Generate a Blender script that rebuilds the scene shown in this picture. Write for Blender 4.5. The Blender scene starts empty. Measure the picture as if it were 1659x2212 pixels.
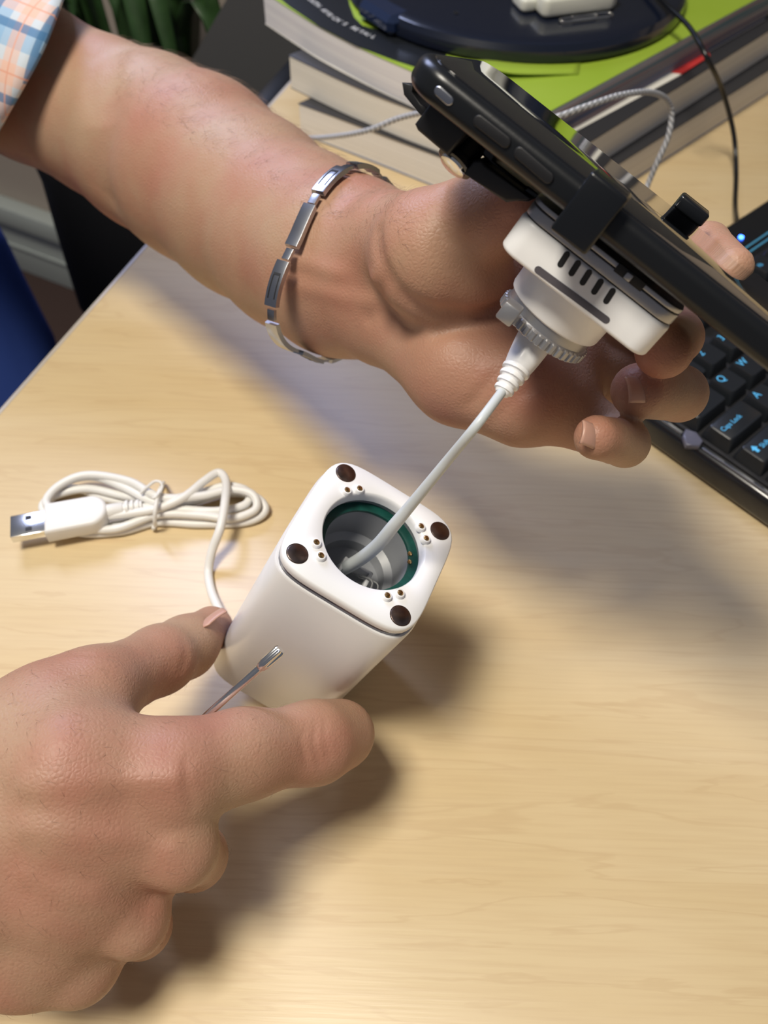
import bpy, bmesh, math, random
import numpy as np
from mathutils import Vector, Matrix

random.seed(4)
rng = np.random.default_rng(7)
scene = bpy.context.scene
COL = scene.collection
DESK = 0.74                      # height of the desk top
F = 1789.0                       # focal length in pixels of a 1659 x 2212 frame
# ---------------------------------------------------------------- camera
TH, AL = math.radians(37), math.radians(92)
_down = np.array([math.sin(TH)*math.cos(AL), -math.sin(TH)*math.sin(AL), -math.cos(TH)])
_up = -_down
_v = np.array([0, 0, -1.0]); _Y = _v-(_v@_up)*_up; _Y /= np.linalg.norm(_Y); _X = np.cross(_Y, _up)
M = np.stack([_X, _Y, _up])      # camera axes -> world axes
EYE = np.array([0, 0, DESK+0.33])
cam_data = bpy.data.cameras.new('camera')
cam_data.sensor_fit = 'VERTICAL'; cam_data.sensor_height = 24.0
cam_data.lens = F/2212*24.0
cam_data.clip_start = 0.01
cam = bpy.data.objects.new('camera', cam_data); COL.objects.link(cam)
mw = Matrix([list(M[i])+[EYE[i]] for i in range(3)]+[[0, 0, 0, 1]])
cam.matrix_world = mw
cam_data.dof.use_dof = True; cam_data.dof.focus_distance = 0.255; cam_data.dof.aperture_fstop = 9.5
scene.camera = cam
scene.view_settings.view_transform = 'Standard'
scene.view_settings.look = 'None'
scene.view_settings.gamma = 1
scene.view_settings.exposure = -0.08
scene.view_settings.use_curve_mapping = False
# ---------------------------------------------------------------- light
world = bpy.data.worlds.new('room_light'); scene.world = world; world.use_nodes = True
bg = world.node_tree.nodes['Background']; bg.inputs[0].default_value = (0.80, 0.84, 1.0, 1); bg.inputs[1].default_value = 0.15
def area(name, loc, target, sx, sy, power, color):
    l = bpy.data.lights.new(name, 'AREA'); l.shape = 'RECTANGLE'; l.size = sx; l.size_y = sy; l.energy = power; l.color = color
    o = bpy.data.objects.new(name, l); COL.objects.link(o); o.location = loc
    o.rotation_euler = (Vector(target)-Vector(loc)).to_track_quat('-Z', 'Y').to_euler(); return o
area('ceiling_lamp', (-0.48, -0.02, 2.55), (0.0, 0.3, 0.74), 0.45, 0.45, 37, (1.0, 0.93, 0.80))
area('window_daylight', (-0.95, 2.15, 2.5), (0.0, 0.4, 0.8), 1.0, 0.9, 46, (0.58, 0.66, 1.0))

# ---------------------------------------------------------------- helpers
def P(px, py, Z):
    """point Z metres from the lens plane seen at a pixel of the frame"""
    return M @ (Z*np.array([(px-829.5)/F, -(py-1106)/F, -1])) + EYE
def D(px, py, h=0.0):
    """point of the horizontal plane h above the desk"""
    r = M @ np.array([(px-829.5)/F, -(py-1106)/F, -1]); return EYE + r*((DESK+h-EYE[2])/r[2])
def nrm(v):
    v = np.asarray(v, float); return v/np.linalg.norm(v)

def material(name, color, rough=0.5, metal=0.0, spec=0.5, sss=0.0, coat=0.0, emit=None, alpha=None, trans=0.0, var=0.0, var_scale=30, bump=0.0, bump_scale=300, var_color=None):
    m = bpy.data.materials.new(name); m.use_nodes = True
    nt = m.node_tree; b = nt.nodes['Principled BSDF']
    b.inputs['Base Color'].default_value = (*color, 1); b.inputs['Roughness'].default_value = rough
    b.inputs['Metallic'].default_value = metal; b.inputs['Specular IOR Level'].default_value = spec
    b.inputs['Coat Weight'].default_value = coat; b.inputs['Transmission Weight'].default_value = trans
    if sss: 
        b.inputs['Subsurface Weight'].default_value = sss; b.inputs['Subsurface Radius'].default_value = (0.006, 0.0025, 0.0012); b.inputs['Subsurface Scale'].default_value = 1.0
    if emit: b.inputs['Emission Color'].default_value = (*emit[:3], 1); b.inputs['Emission Strength'].default_value = emit[3]
    tc = nt.nodes.new('ShaderNodeTexCoord')
    if var or var_color:
        n = nt.nodes.new('ShaderNodeTexNoise'); n.inputs['Scale'].default_value = var_scale; n.inputs['Detail'].default_value = 4
        nt.links.new(tc.outputs['Object'], n.inputs['Vector'])
        mx = nt.nodes.new('ShaderNodeMix'); mx.data_type = 'RGBA'
        mr = nt.nodes.new('ShaderNodeMapRange'); mr.inputs[1].default_value = .3; mr.inputs[2].default_value = .7
        nt.links.new(n.outputs[0], mr.inputs[0]); nt.links.new(mr.outputs[0], mx.inputs['Factor'])
        c2 = var_color if var_color else tuple(max(0, c*(1-var)) for c in color)
        mx.inputs[6].default_value = (*color, 1); mx.inputs[7].default_value = (*c2, 1)
        nt.links.new(mx.outputs[2], b.inputs['Base Color'])
    if bump:
        n = nt.nodes.new('ShaderNodeTexNoise'); n.inputs['Scale'].default_value = bump_scale; n.inputs['Detail'].default_value = 3
        nt.links.new(tc.outputs['Object'], n.inputs['Vector'])
        bp = nt.nodes.new('ShaderNodeBump'); bp.inputs['Strength'].default_value = bump; bp.inputs['Distance'].default_value = 0.001
        nt.links.new(n.outputs[0], bp.inputs['Height']); nt.links.new(bp.outputs[0], b.inputs['Normal'])
    return m

def wood_material():
    m = bpy.data.materials.new('maple_laminate'); m.use_nodes = True; nt = m.node_tree; b = nt.nodes['Principled BSDF']
    N = nt.nodes.new; L = nt.links.new
    tc = N('ShaderNodeTexCoord')
    mp = N('ShaderNodeMapping'); mp.inputs['Rotation'].default_value = (0, 0, math.radians(12)); mp.inputs['Scale'].default_value = (1.0, 9.0, 1.0)
    L(tc.outputs['Object'], mp.inputs[0])
    n1 = N('ShaderNodeTexNoise'); n1.inputs['Scale'].default_value = 4.5; n1.inputs['Detail'].default_value = 5; n1.inputs['Distortion'].default_value = .45; L(mp.outputs[0], n1.inputs['Vector'])
    mp2 = N('ShaderNodeMapping'); mp2.inputs['Rotation'].default_value = (0, 0, math.radians(12)); mp2.inputs['Scale'].default_value = (9.0, 220.0, 1.0); L(tc.outputs['Object'], mp2.inputs[0])
    n2 = N('ShaderNodeTexNoise'); n2.inputs['Scale'].default_value = 3.0; n2.inputs['Detail'].default_value = 3; L(mp2.outputs[0], n2.inputs['Vector'])
    # growth-ring lines: wave of the stretched noise
    w = N('ShaderNodeMath'); w.operation = 'MULTIPLY'; w.inputs[1].default_value = 42; L(n1.outputs[0], w.inputs[0])
    s = N('ShaderNodeMath'); s.operation = 'SINE'; L(w.outputs[0], s.inputs[0])
    r1 = N('ShaderNodeValToRGB'); r1.color_ramp.elements[0].position = .86; r1.color_ramp.elements[0].color = (0, 0, 0, 1); r1.color_ramp.elements[1].position = 1; r1.color_ramp.elements[1].color = (.20, .20, .20, 1)
    L(s.outputs[0], r1.inputs[0])
    r0 = N('ShaderNodeValToRGB'); r0.color_ramp.elements[0].position = .3; r0.color_ramp.elements[0].color = (.70, .555, .335, 1); r0.color_ramp.elements[1].position = .7; r0.color_ramp.elements[1].color = (.66, .505, .285, 1)
    L(n1.outputs[0], r0.inputs[0])
    m1 = N('ShaderNodeMix'); m1.data_type = 'RGBA'; m1.inputs[7].default_value = (.48, .31, .16, 1); L(r1.outputs[0], m1.inputs[0]); L(r0.outputs[0], m1.inputs[6])
    m2 = N('ShaderNodeMix'); m2.data_type = 'RGBA'; m2.inputs[7].default_value = (.58, .42, .24, 1)
    mr = N('ShaderNodeMapRange'); mr.inputs[1].default_value = .42; mr.inputs[2].default_value = .75; mr.inputs[4].default_value = .4; L(n2.outputs[0], mr.inputs[0]); L(mr.outputs[0], m2.inputs[0]); L(m1.outputs[2], m2.inputs[6])
    L(m2.outputs[2], b.inputs['Base Color']); b.inputs['Roughness'].default_value = .30; b.inputs['Specular IOR Level'].default_value = .5
    bp = N('ShaderNodeBump'); bp.inputs['Strength'].default_value = .06; bp.inputs['Distance'].default_value = .0004; L(n2.outputs[0], bp.inputs['Height']); L(bp.outputs[0], b.inputs['Normal'])
    return m

def skin_material():
    m = bpy.data.materials.new('skin'); m.use_nodes = True; nt = m.node_tree; b = nt.nodes['Principled BSDF']
    N = nt.nodes.new; L = nt.links.new
    tc = N('ShaderNodeTexCoord')
    n1 = N('ShaderNodeTexNoise'); n1.inputs['Scale'].default_value = 28; n1.inputs['Detail'].default_value = 5; L(tc.outputs['Object'], n1.inputs['Vector'])
    r = N('ShaderNodeValToRGB'); e = r.color_ramp.elements
    e[0].position = .32; e[0].color = (.44, .285, .185, 1); e[1].position = .68; e[1].color = (.42, .20, .135, 1); L(n1.outputs[0], r.inputs[0])
    red = N('ShaderNodeAttribute'); red.attribute_name = 'redness'
    mx = N('ShaderNodeMix'); mx.data_type = 'RGBA'; mx.inputs[7].default_value = (.37, .125, .095, 1); L(red.outputs['Fac'], mx.inputs[0]); L(r.outputs[0], mx.inputs[6])
    n3 = N('ShaderNodeTexVoronoi'); n3.inputs['Scale'].default_value = 560; L(tc.outputs['Object'], n3.inputs['Vector'])
    tan = N('ShaderNodeAttribute'); tan.attribute_name = 'dorsal'
    # pores / follicles, on the back of the hand
    r3 = N('ShaderNodeMapRange'); r3.inputs[1].default_value = .12; r3.inputs[2].default_value = .34; r3.inputs[3].default_value = .26; r3.inputs[4].default_value = 0; L(n3.outputs['Distance'], r3.inputs[0])
    ml = N('ShaderNodeMath'); ml.operation = 'MULTIPLY'; L(r3.outputs[0], ml.inputs[0]); L(tan.outputs['Fac'], ml.inputs[1])
    m3 = N('ShaderNodeMix'); m3.data_type = 'RGBA'; m3.inputs[7].default_value = (.30, .15, .10, 1); L(ml.outputs[0], m3.inputs[0]); L(mx.outputs[2], m3.inputs[6])
    L(m3.outputs[2], b.inputs['Base Color'])
    b.inputs['Roughness'].default_value = .5; b.inputs['Specular IOR Level'].default_value = .4
    b.inputs['Subsurface Weight'].default_value = .12; b.inputs['Subsurface Radius'].default_value = (.006, .002, .001); b.inputs['Subsurface Scale'].default_value = .6
    n2 = N('ShaderNodeTexVoronoi'); n2.feature = 'DISTANCE_TO_EDGE'; n2.inputs['Scale'].default_value = 700
    nd = N('ShaderNodeTexNoise'); nd.inputs['Scale'].default_value = 160; L(tc.outputs['Object'], nd.inputs['Vector'])
    L(tc.outputs['Object'], n2.inputs['Vector'])
    ad = N('ShaderNodeMath'); ad.operation = 'ADD'; L(n2.outputs['Distance'], ad.inputs[0]); L(nd.outputs[0], ad.inputs[1])
    bp = N('ShaderNodeBump'); bp.inputs['Strength'].default_value = .32; bp.inputs['Distance'].default_value = .0006; L(ad.outputs[0], bp.inputs['Height']); L(bp.outputs[0], b.inputs['Normal'])
    return m

def plaid_material():
    m = bpy.data.materials.new('plaid_cotton'); m.use_nodes = True; nt = m.node_tree; b = nt.nodes['Principled BSDF']
    N = nt.nodes.new; L = nt.links.new
    uv = N('ShaderNodeUVMap'); sp = N('ShaderNodeSeparateXYZ'); L(uv.outputs[0], sp.inputs[0])
    def stripes(sock, period, phase, width):
        a = N('ShaderNodeMath'); a.operation = 'MULTIPLY_ADD'; a.inputs[1].default_value = 1/period; a.inputs[2].default_value = phase; L(sock, a.inputs[0])
        f = N('ShaderNodeMath'); f.operation = 'FRACT'; L(a.outputs[0], f.inputs[0])
        c = N('ShaderNodeMath'); c.operation = 'LESS_THAN'; c.inputs[1].default_value = width; L(f.outputs[0], c.inputs[0]); return c.outputs[0]
    cur = None
    base = (.60, .66, .72, 1)
    layers = [(sp.outputs[0], .030, .10, .36, (.24, .44, .66, 1), .65), (sp.outputs[1], .030, .30, .36, (.24, .44, .66, 1), .65),
              (sp.outputs[0], .030, .55, .30, (.85, .46, .30, 1), .5), (sp.outputs[1], .030, .80, .28, (.85, .46, .30, 1), .5),
              (sp.outputs[0], .030, .12, .13, (.05, .17, .36, 1), .75), (sp.outputs[1], .030, .33, .14, (.05, .17, .36, 1), .75),
              (sp.outputs[0], .030, .42, .03, (.75, .36, .25, 1), .8), (sp.outputs[1], .030, .68, .03, (.75, .36, .25, 1), .8)]
    for s, p, ph, w, c, a in layers:
        st = stripes(s, p, ph, w); k = N('ShaderNodeMath'); k.operation = 'MULTIPLY'; k.inputs[1].default_value = a; L(st, k.inputs[0])
        mx = N('ShaderNodeMix'); mx.data_type = 'RGBA'; mx.inputs[7].default_value = c; L(k.outputs[0], mx.inputs[0])
        if cur is None: mx.inputs[6].default_value = base
        else: L(cur, mx.inputs[6])
        cur = mx.outputs[2]
    L(cur, b.inputs['Base Color']); b.inputs['Roughness'].default_value = .85
    return m

def page_material(name, c1, c2, axis='Z', scale=700, extra=None):
    """stack of paper edges: fine lines along the height"""
    m = bpy.data.materials.new(name); m.use_nodes = True; nt = m.node_tree; b = nt.nodes['Principled BSDF']
    N = nt.nodes.new; L = nt.links.new
    tc = N('ShaderNodeTexCoord'); mp = N('ShaderNodeMapping'); mp.inputs['Scale'].default_value = (2, 2, scale); L(tc.outputs['Object'], mp.inputs[0])
    n = N('ShaderNodeTexNoise'); n.inputs['Scale'].default_value = 1.0; n.inputs['Detail'].default_value = 3; L(mp.outputs[0], n.inputs['Vector'])
    r = N('ShaderNodeValToRGB'); e = r.color_ramp.elements; e[0].position = .3; e[0].color = (*c1, 1); e[1].position = .7; e[1].color = (*c2, 1)
    if extra:
        for pos, c in extra: q = e.new(pos); q.color = (*c, 1)
    L(n.outputs[0], r.inputs[0]); L(r.outputs[0], b.inputs['Base Color']); b.inputs['Roughness'].default_value = .85; b.inputs['Specular IOR Level'].default_value = .2
    bp = N('ShaderNodeBump'); bp.inputs['Strength'].default_value = .25; bp.inputs['Distance'].default_value = .0005; L(n.outputs[0], bp.inputs['Height']); L(bp.outputs[0], b.inputs['Normal'])
    return m

MAT = dict(
    wood=wood_material(), skin=skin_material(), plaid=plaid_material(),
    nail=material('fingernail', (.52, .30, .235), .36, sss=.1, spec=.45),
    white=material('white_plastic', (.90, .90, .91), .34, spec=.5, coat=.15, bump=.01),
    white_body=material('white_satin_plastic', (.80, .79, .79), .30, coat=.2),
    cable=material('white_cable_rubber', (.80, .79, .76), .42),
    cable_grey=material('pale_grey_cable_rubber', (.60, .64, .66), .4),
    groove=material('dark_clear_gasket', (.05, .05, .08), .15, coat=.5),
    dark=material('black_plastic', (.006, .007, .009), .26, bump=.02),
    matt_black=material('matt_black_plastic', (.009, .009, .011), .45, bump=.05),
    gloss=material('gloss_black_plastic', (.005, .008, .02), .22, coat=.5),
    glass=material('screen_glass', (.004, .004, .005), .03, spec=.6, coat=1.0),
    phone=material('anodised_black', (.009, .010, .012), .30, metal=.2, bump=.02, bump_scale=900),
    silver=material('silver_paint', (.42, .42, .44), .36, metal=.75, bump=.05, bump_scale=1200),
    chrome=material('polished_steel', (.78, .77, .75), .2, metal=1.0),
    steel=material('brushed_steel', (.46, .47, .50), .26, metal=1.0),
    hole=material('dark_slot', (.012, .012, .014), .6),
    magnet=material('dark_nickel_magnet', (.26, .20, .18), .28, metal=1.0, var=.2, var_scale=500),
    gold=material('gold_contact', (.55, .36, .16), .25, metal=1.0),
    pcb=material('green_circuit_board', (.006, .075, .06), .4, var=.4, var_scale=300),
    inner=material('grey_inner_plastic', (.24, .25, .27), .35),
    inner_light=material('pale_inner_plastic', (.55, .56, .58), .35),
    clear=material('clear_flex', (.55, .56, .56), .1, trans=.6),
    strip=material('smoked_window', (.10, .09, .10), .12, coat=.6),
    green=material('green_gloss_cover', (.28, .42, .03), .35, var_color=(.34, .47, .06), var_scale=9),
    cover_black=material('black_gloss_cover', (.012, .014, .018), .3),
    cover_blue=material('blue_cover', (.03, .09, .25), .4),
    cover_dark=material('charcoal_cover', (.03, .03, .035), .5),
    red=material('red_paper', (.55, .04, .04), .5),
    paper=material('white_paper', (.78, .76, .70), .8),
    ink=material('white_print', (.75, .75, .75), .6),
    pages_white=page_material('pale_page_edges', (.86, .86, .88), (.72, .71, .76)),
    pages_cream=page_material('cream_page_edges', (.84, .82, .77), (.70, .68, .63)),
    pages_grey=page_material('grey_page_edges', (.82, .80, .78), (.68, .66, .63)),
    pages_col=page_material('mixed_page_edges', (.20, .26, .32), (.36, .34, .37), scale=260, extra=[(.42, (.10, .19, .24)), (.5, (.38, .36, .40)), (.56, (.30, .20, .20)), (.62, (.12, .16, .28))]),
    key=material('keycap_black', (.010, .012, .015), .38, bump=.05, bump_scale=1500),
    keyboard=material('keyboard_black', (.006, .007, .009), .22, coat=.4),
    legend=material('glowing_key_print', (.10, .46, .80), .5, emit=(.1, .5, .9, .15)),  # lettering given a faint glow of its own to read brighter
    led=material('blue_led', (.05, .1, 1), .3, emit=(.03, .12, 1, 14)),
    blue_line=material('blue_line_print', (.06, .25, .40), .3),
    wall=material('beige_wall', (.42, .36, .31), .9, bump=.05, bump_scale=60),
    skirt=material('grey_white_paint', (.42, .46, .45), .5),
    floor=material('brown_carpet', (.06, .035, .03), .95, bump=.5, bump_scale=400),
    partition=material('grey_partition_fabric', (.085, .085, .088), .9, bump=.1, bump_scale=500),
    chair_blue=material('blue_chair_fabric', (.025, .065, .30), .85, bump=.12, bump_scale=700),
    chair_black=material('black_chair_fabric', (.006, .007, .011), .9),
    leaf=material('green_leaf', (.035, .085, .025), .4, var=.5, var_scale=40),
    pot=material('dark_plant_pot', (.012, .012, .018), .5),
    soil=material('dark_soil', (.01, .008, .006), .9),
    plate=material('cream_plastic', (.72, .73, .66), .35),
    grey_cord=None,
)

def braid_material():
    m = bpy.data.materials.new('grey_braided_sleeve'); m.use_nodes = True; nt = m.node_tree; b = nt.nodes['Principled BSDF']
    N = nt.nodes.new; L = nt.links.new
    uv = N('ShaderNodeUVMap'); w = N('ShaderNodeTexWave'); w.wave_type = 'BANDS'; w.bands_direction = 'DIAGONAL'; w.inputs['Scale'].default_value = 170; w.inputs['Distortion'].default_value = .5
    L(uv.outputs[0], w.inputs['Vector'])
    r = N('ShaderNodeValToRGB'); r.color_ramp.elements[0].color = (.22, .23, .25, 1); r.color_ramp.elements[1].color = (.62, .63, .66, 1); L(w.outputs[0], r.inputs[0]); L(r.outputs[0], b.inputs['Base Color'])
    b.inputs['Roughness'].default_value = .7
    bp = N('ShaderNodeBump'); bp.inputs['Strength'].default_value = .6; bp.inputs['Distance'].default_value = .0006; L(w.outputs[0], bp.inputs['Height']); L(bp.outputs[0], b.inputs['Normal'])
    return m
MAT['grey_cord'] = braid_material()

# ---------------------------------------------------------------- object building
def link_mesh(name, verts, faces, mats, parent=None, smooth=True, face_mats=None, uvs=None, auto=None):
    me = bpy.data.meshes.new(name); me.from_pydata([tuple(map(float, v)) for v in verts], [], [tuple(map(int, f)) for f in faces]); me.update()
    if not isinstance(mats, (list, tuple)): mats = [mats]
    for m in mats: me.materials.append(m)
    if face_mats is not None: me.polygons.foreach_set('material_index', list(map(int, face_mats)))
    if smooth: me.polygons.foreach_set('use_smooth', [True]*len(me.polygons))
    if uvs is not None:
        ul = me.uv_layers.new(name='UVMap')
        for lo in me.loops: ul.data[lo.index].uv = uvs[lo.vertex_index]
    if auto is not None:
        me.set_sharp_from_angle(angle=math.radians(auto))
    o = bpy.data.objects.new(name, me); COL.objects.link(o)
    if parent is not None: o.parent = parent
    return o
def finish(name, bm, mats, parent=None, auto=35):
    bmesh.ops.recalc_face_normals(bm, faces=bm.faces)
    me = bpy.data.meshes.new(name); bm.to_mesh(me); bm.free()
    if not isinstance(mats, (list, tuple)): mats = [mats]
    for m in mats: me.materials.append(m)
    me.polygons.foreach_set('use_smooth', [True]*len(me.polygons)); me.set_sharp_from_angle(angle=math.radians(auto))
    o = bpy.data.objects.new(name, me); COL.objects.link(o)
    if parent is not None: o.parent = parent
    return o
def empty(name, loc=(0, 0, 0), label=None, cat=None, group=None):
    o = bpy.data.objects.new(name, None); COL.objects.link(o); o.empty_display_size = .02
    o['_loc'] = 0; del o['_loc']
    if label: tag(o, label, cat, group)
    return o
def tag(o, label, cat, group=None, kind=None):
    if label: o['label'] = label
    if cat: o['category'] = cat
    if group: o['group'] = group
    if kind: o['kind'] = kind
    return o
def structure(o):
    o['kind'] = 'structure'; return o

def frame(origin, ax, ay, az):
    return np.array(origin, float), np.stack([nrm(ax), nrm(ay), nrm(az)], 1)
def box_bm(bm, fr, lo, hi, bevel=0.0, seg=2, mat=0):
    """box in a local frame, bevelled"""
    o, R = fr; vs = []
    t = bmesh.new()
    for x in (lo[0], hi[0]):
        for y in (lo[1], hi[1]):
            for z in (lo[2], hi[2]): vs.append(t.verts.new((x, y, z)))
    for q in ((0, 1, 3, 2), (4, 6, 7, 5), (0, 4, 5, 1), (2, 3, 7, 6), (0, 2, 6, 4), (1, 5, 7, 3)): t.faces.new([vs[i] for i in q])
    if bevel > 0: bmesh.ops.bevel(t, geom=list(t.edges), offset=bevel, segments=seg, profile=.5, affect='EDGES')
    merge(bm, t, fr, mat)
def merge(bm, t, fr=None, mat=0):
    o, R = fr if fr is not None else (np.zeros(3), np.eye(3))
    mp = {}
    for v in t.verts: mp[v] = bm.verts.new(tuple(o+R@np.array(v.co)))
    for f in t.faces:
        try: g = bm.faces.new([mp[v] for v in f.verts]); g.material_index = mat; g.smooth = True
        except ValueError: pass
    t.free()
def prism_bm(bm, fr, outline, z0, z1, bevel=0.0, seg=3, mat=0):
    """outline (x, y) extruded from z0 to z1, top and bottom rims rounded"""
    t = bmesh.new(); n = len(outline)
    rings = []
    prof = [(0, z0+0)] if bevel <= 0 else []
    if bevel > 0:
        for i in range(seg+1): a = math.pi/2*i/seg; prof.append((bevel*(1-math.sin(a)), z0+bevel*(1-math.cos(a))))
        for i in range(seg+1): a = math.pi/2*i/seg; prof.append((bevel*(1-math.cos(a)), z1-bevel*(1-math.sin(a))))
    else: prof = [(0, z0), (0, z1)]
    pts = np.array(outline, float)
    if area2(pts) < 0: pts = pts[::-1]
    nx = np.roll(pts, -1, 0)-pts; pv = pts-np.roll(pts, 1, 0)
    def perp(a): a = a/np.maximum(np.linalg.norm(a, axis=1, keepdims=True), 1e-12); return np.stack([a[:, 1], -a[:, 0]], 1)
    nn = perp(nx)+perp(pv); nn /= np.maximum(np.linalg.norm(nn, axis=1, keepdims=True), 1e-9)
    for ins, z in prof: rings.append([t.verts.new((*(pts[i]-nn[i]*ins), z)) for i in range(n)])
    for a, b in zip(rings[:-1], rings[1:]):
        for i in range(n): t.faces.new([a[i], a[(i+1) % n], b[(i+1) % n], b[i]])
    t.faces.new(rings[0][::-1]); t.faces.new(rings[-1])
    merge(bm, t, fr, mat)
def area2(p): return float(np.sum(p[:, 0]*np.roll(p[:, 1], -1)-np.roll(p[:, 0], -1)*p[:, 1]))
def circle(r, n=40, cx=0, cy=0): return [(cx+r*math.cos(2*math.pi*i/n), cy+r*math.sin(2*math.pi*i/n)) for i in range(n)]
def slot(w, h, n=8, cx=0, cy=0, ang=0):
    """stadium of length w and width h"""
    pts = []
    r = h/2; L = w/2-r
    for i in range(n+1): a = -math.pi/2+math.pi*i/n; pts.append((L+r*math.cos(a), r*math.sin(a)))
    for i in range(n+1): a = math.pi/2+math.pi*i/n; pts.append((-L+r*math.cos(a), r*math.sin(a)))
    c, s = math.cos(ang), math.sin(ang)
    return [(cx+x*c-y*s, cy+x*s+y*c) for x, y in pts]
def rrect(w, h, r, n=6, cx=0, cy=0):
    pts = []
    for sx, sy, a0 in ((1, -1, -90), (1, 1, 0), (-1, 1, 90), (-1, -1, 180)):
        for i in range(n+1): a = math.radians(a0+90*i/n); pts.append((cx+sx*(w/2-r)+r*math.cos(a), cy+sy*(h/2-r)+r*math.sin(a)))
    return pts
def superell(h, n=5.0, k=96):
    pts = []
    for i in range(k):
        t = 2*math.pi*i/k; c, s = math.cos(t), math.sin(t); r = h/((abs(c)**n+abs(s)**n)**(1/n)); pts.append((r*c, r*s))
    return pts
def lathe_bm(bm, fr, prof, n=48, mat=0, cap=True, rib=None):
    """(radius, z) profile turned about the frame's z"""
    t = bmesh.new(); rings = []
    for r, z in prof: rings.append([t.verts.new((r*math.cos(2*math.pi*i/n), r*math.sin(2*math.pi*i/n), z)) for i in range(n)])
    for a, b in zip(rings[:-1], rings[1:]):
        for i in range(n): t.faces.new([a[i], a[(i+1) % n], b[(i+1) % n], b[i]])
    if cap: t.faces.new(rings[0][::-1]); t.faces.new(rings[-1])
    merge(bm, t, fr, mat)
def spline(pts, per=10):
    p = [np.array(q, float) for q in pts]; p = [2*p[0]-p[1]]+p+[2*p[-1]-p[-2]]; out = []
    for i in range(1, len(p)-2):
        for k in range(per):
            t = k/per; a, b, c, d = p[i-1:i+3]
            out.append(.5*((2*b)+(-a+c)*t+(2*a-5*b+4*c-d)*t*t+(-a+3*b-3*c+d)*t**3))
    out.append(p[-2]); return np.array(out)
def tube(name, pts, r, mat, parent=None, n=12, per=10, flat=1.0):
    """round tube along a smooth path; pts may carry a radius as 4th value"""
    pts = [list(q) for q in pts]
    if len(pts[0]) == 3: pts = [q+[r] for q in pts]
    s = spline(pts, per) if per > 1 else np.array(pts, float)
    c, rr = s[:, :3], s[:, 3]
    tang = np.gradient(c, axis=0); tang /= np.maximum(np.linalg.norm(tang, axis=1, keepdims=True), 1e-9)
    ref = np.array([0, 0, 1.0]) if abs(tang[0][2]) < .9 else np.array([1.0, 0, 0])
    nv = nrm(np.cross(tang[0], ref)); V = []; uvs = []; L = 0
    for i in range(len(c)):
        nv = nrm(nv-tang[i]*(nv@tang[i])); bv = np.cross(tang[i], nv)
        if i: L += np.linalg.norm(c[i]-c[i-1])
        for k in range(n):
            a = 2*math.pi*k/n; V.append(c[i]+rr[i]*(nv*math.cos(a)+bv*math.sin(a)*flat)); uvs.append((L, k/n*.01))
    Fc = []
    for i in range(len(c)-1):
        for k in range(n): Fc.append((i*n+k, i*n+(k+1) % n, (i+1)*n+(k+1) % n, (i+1)*n+k))
    Fc.append(tuple(range(n))[::-1]); Fc.append(tuple((len(c)-1)*n+k for k in range(n)))
    return link_mesh(name, V, Fc, mat, parent, uvs=uvs, auto=60)
def text_mesh(name, body, size, fr, mat, parent=None, align='LEFT', depth=.0):
    cu = bpy.data.curves.new(name, 'FONT'); cu.body = body; cu.size = size; cu.align_x = align; cu.extrude = depth
    t = bpy.data.objects.new(name+'_tmp', cu); me = bpy.data.meshes.new_from_object(t); bpy.data.objects.remove(t); bpy.data.curves.remove(cu)
    o_, R = fr
    for v in me.vertices: v.co = tuple(o_+R@np.array(v.co))
    me.materials.clear(); me.materials.append(mat)
    o = bpy.data.objects.new(name, me); COL.objects.link(o)
    if parent is not None: o.parent = parent
    return o
WORLD = (np.zeros(3), np.eye(3))

# ================================================================ setting
EL = nrm([0.0460, 0.1428, 0])                 # along the desk's left edge
EN = np.array([EL[1], -EL[0], 0])             # from that edge into the desk
E0 = D(300, 545)
wallF = frame((-0.60, 1.335, 0), (.904, -.428, 0), (.428, .904, 0), (0, 0, 1))
bm = bmesh.new(); box_bm(bm, frame((0, 0, 0), (1, 0, 0), (0, 1, 0), (0, 0, 1)), (-3, -2, -.03), (3, 3.2, 0)); structure(finish('floor', bm, MAT['floor']))
bm = bmesh.new(); box_bm(bm, wallF, (-2.2, .0, 0), (2.6, .08, 1.15)); structure(finish('wall_back', bm, MAT['wall']))
bm = bmesh.new(); box_bm(bm, wallF, (-2.2, -.016, 0), (2.6, 0, .125), .002); box_bm(bm, wallF, (-2.2, -.034, .125), (2.6, 0, .165), .004)
box_bm(bm, wallF, (-2.2, -.02, .06), (2.6, 0, .066), .001)
structure(finish('baseboard_back', bm, MAT['skirt']))

# desk
desk = empty('desk', label='light maple laminate desk top filling the foreground under all the objects', cat='desk')
dfr = frame(E0, EL, EN, (0, 0, 1))
# frame is left handed-safe: rows are only directions
bm = bmesh.new(); box_bm(bm, dfr, (-1.2, 0.0015, -.025), (.52, 1.5, 0), .0012); finish('desk_top', bm, MAT['wood'], desk)
bm = bmesh.new(); box_bm(bm, dfr, (-1.2, -.0012, -.026), (.52, .0015, -.0006), .0006); finish('edge_band', bm, material('pale_edge_band', (.50, .46, .42), .35), desk)
bm = bmesh.new(); box_bm(bm, dfr, (.05, -.022, -.03), (.52, -.0013, -.006), .002); finish('edge_rail', bm, MAT['dark'], desk)
for a in (-1.0, .4):
    bm = bmesh.new(); box_bm(bm, dfr, (a, .16, -DESK), (a+.05, .21, -.025), .003); finish('leg', bm, MAT['dark'], desk)
    bm = bmesh.new(); box_bm(bm, dfr, (a, 1.3, -DESK), (a+.05, 1.35, -.025), .003); finish('leg', bm, MAT['dark'], desk)

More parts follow.
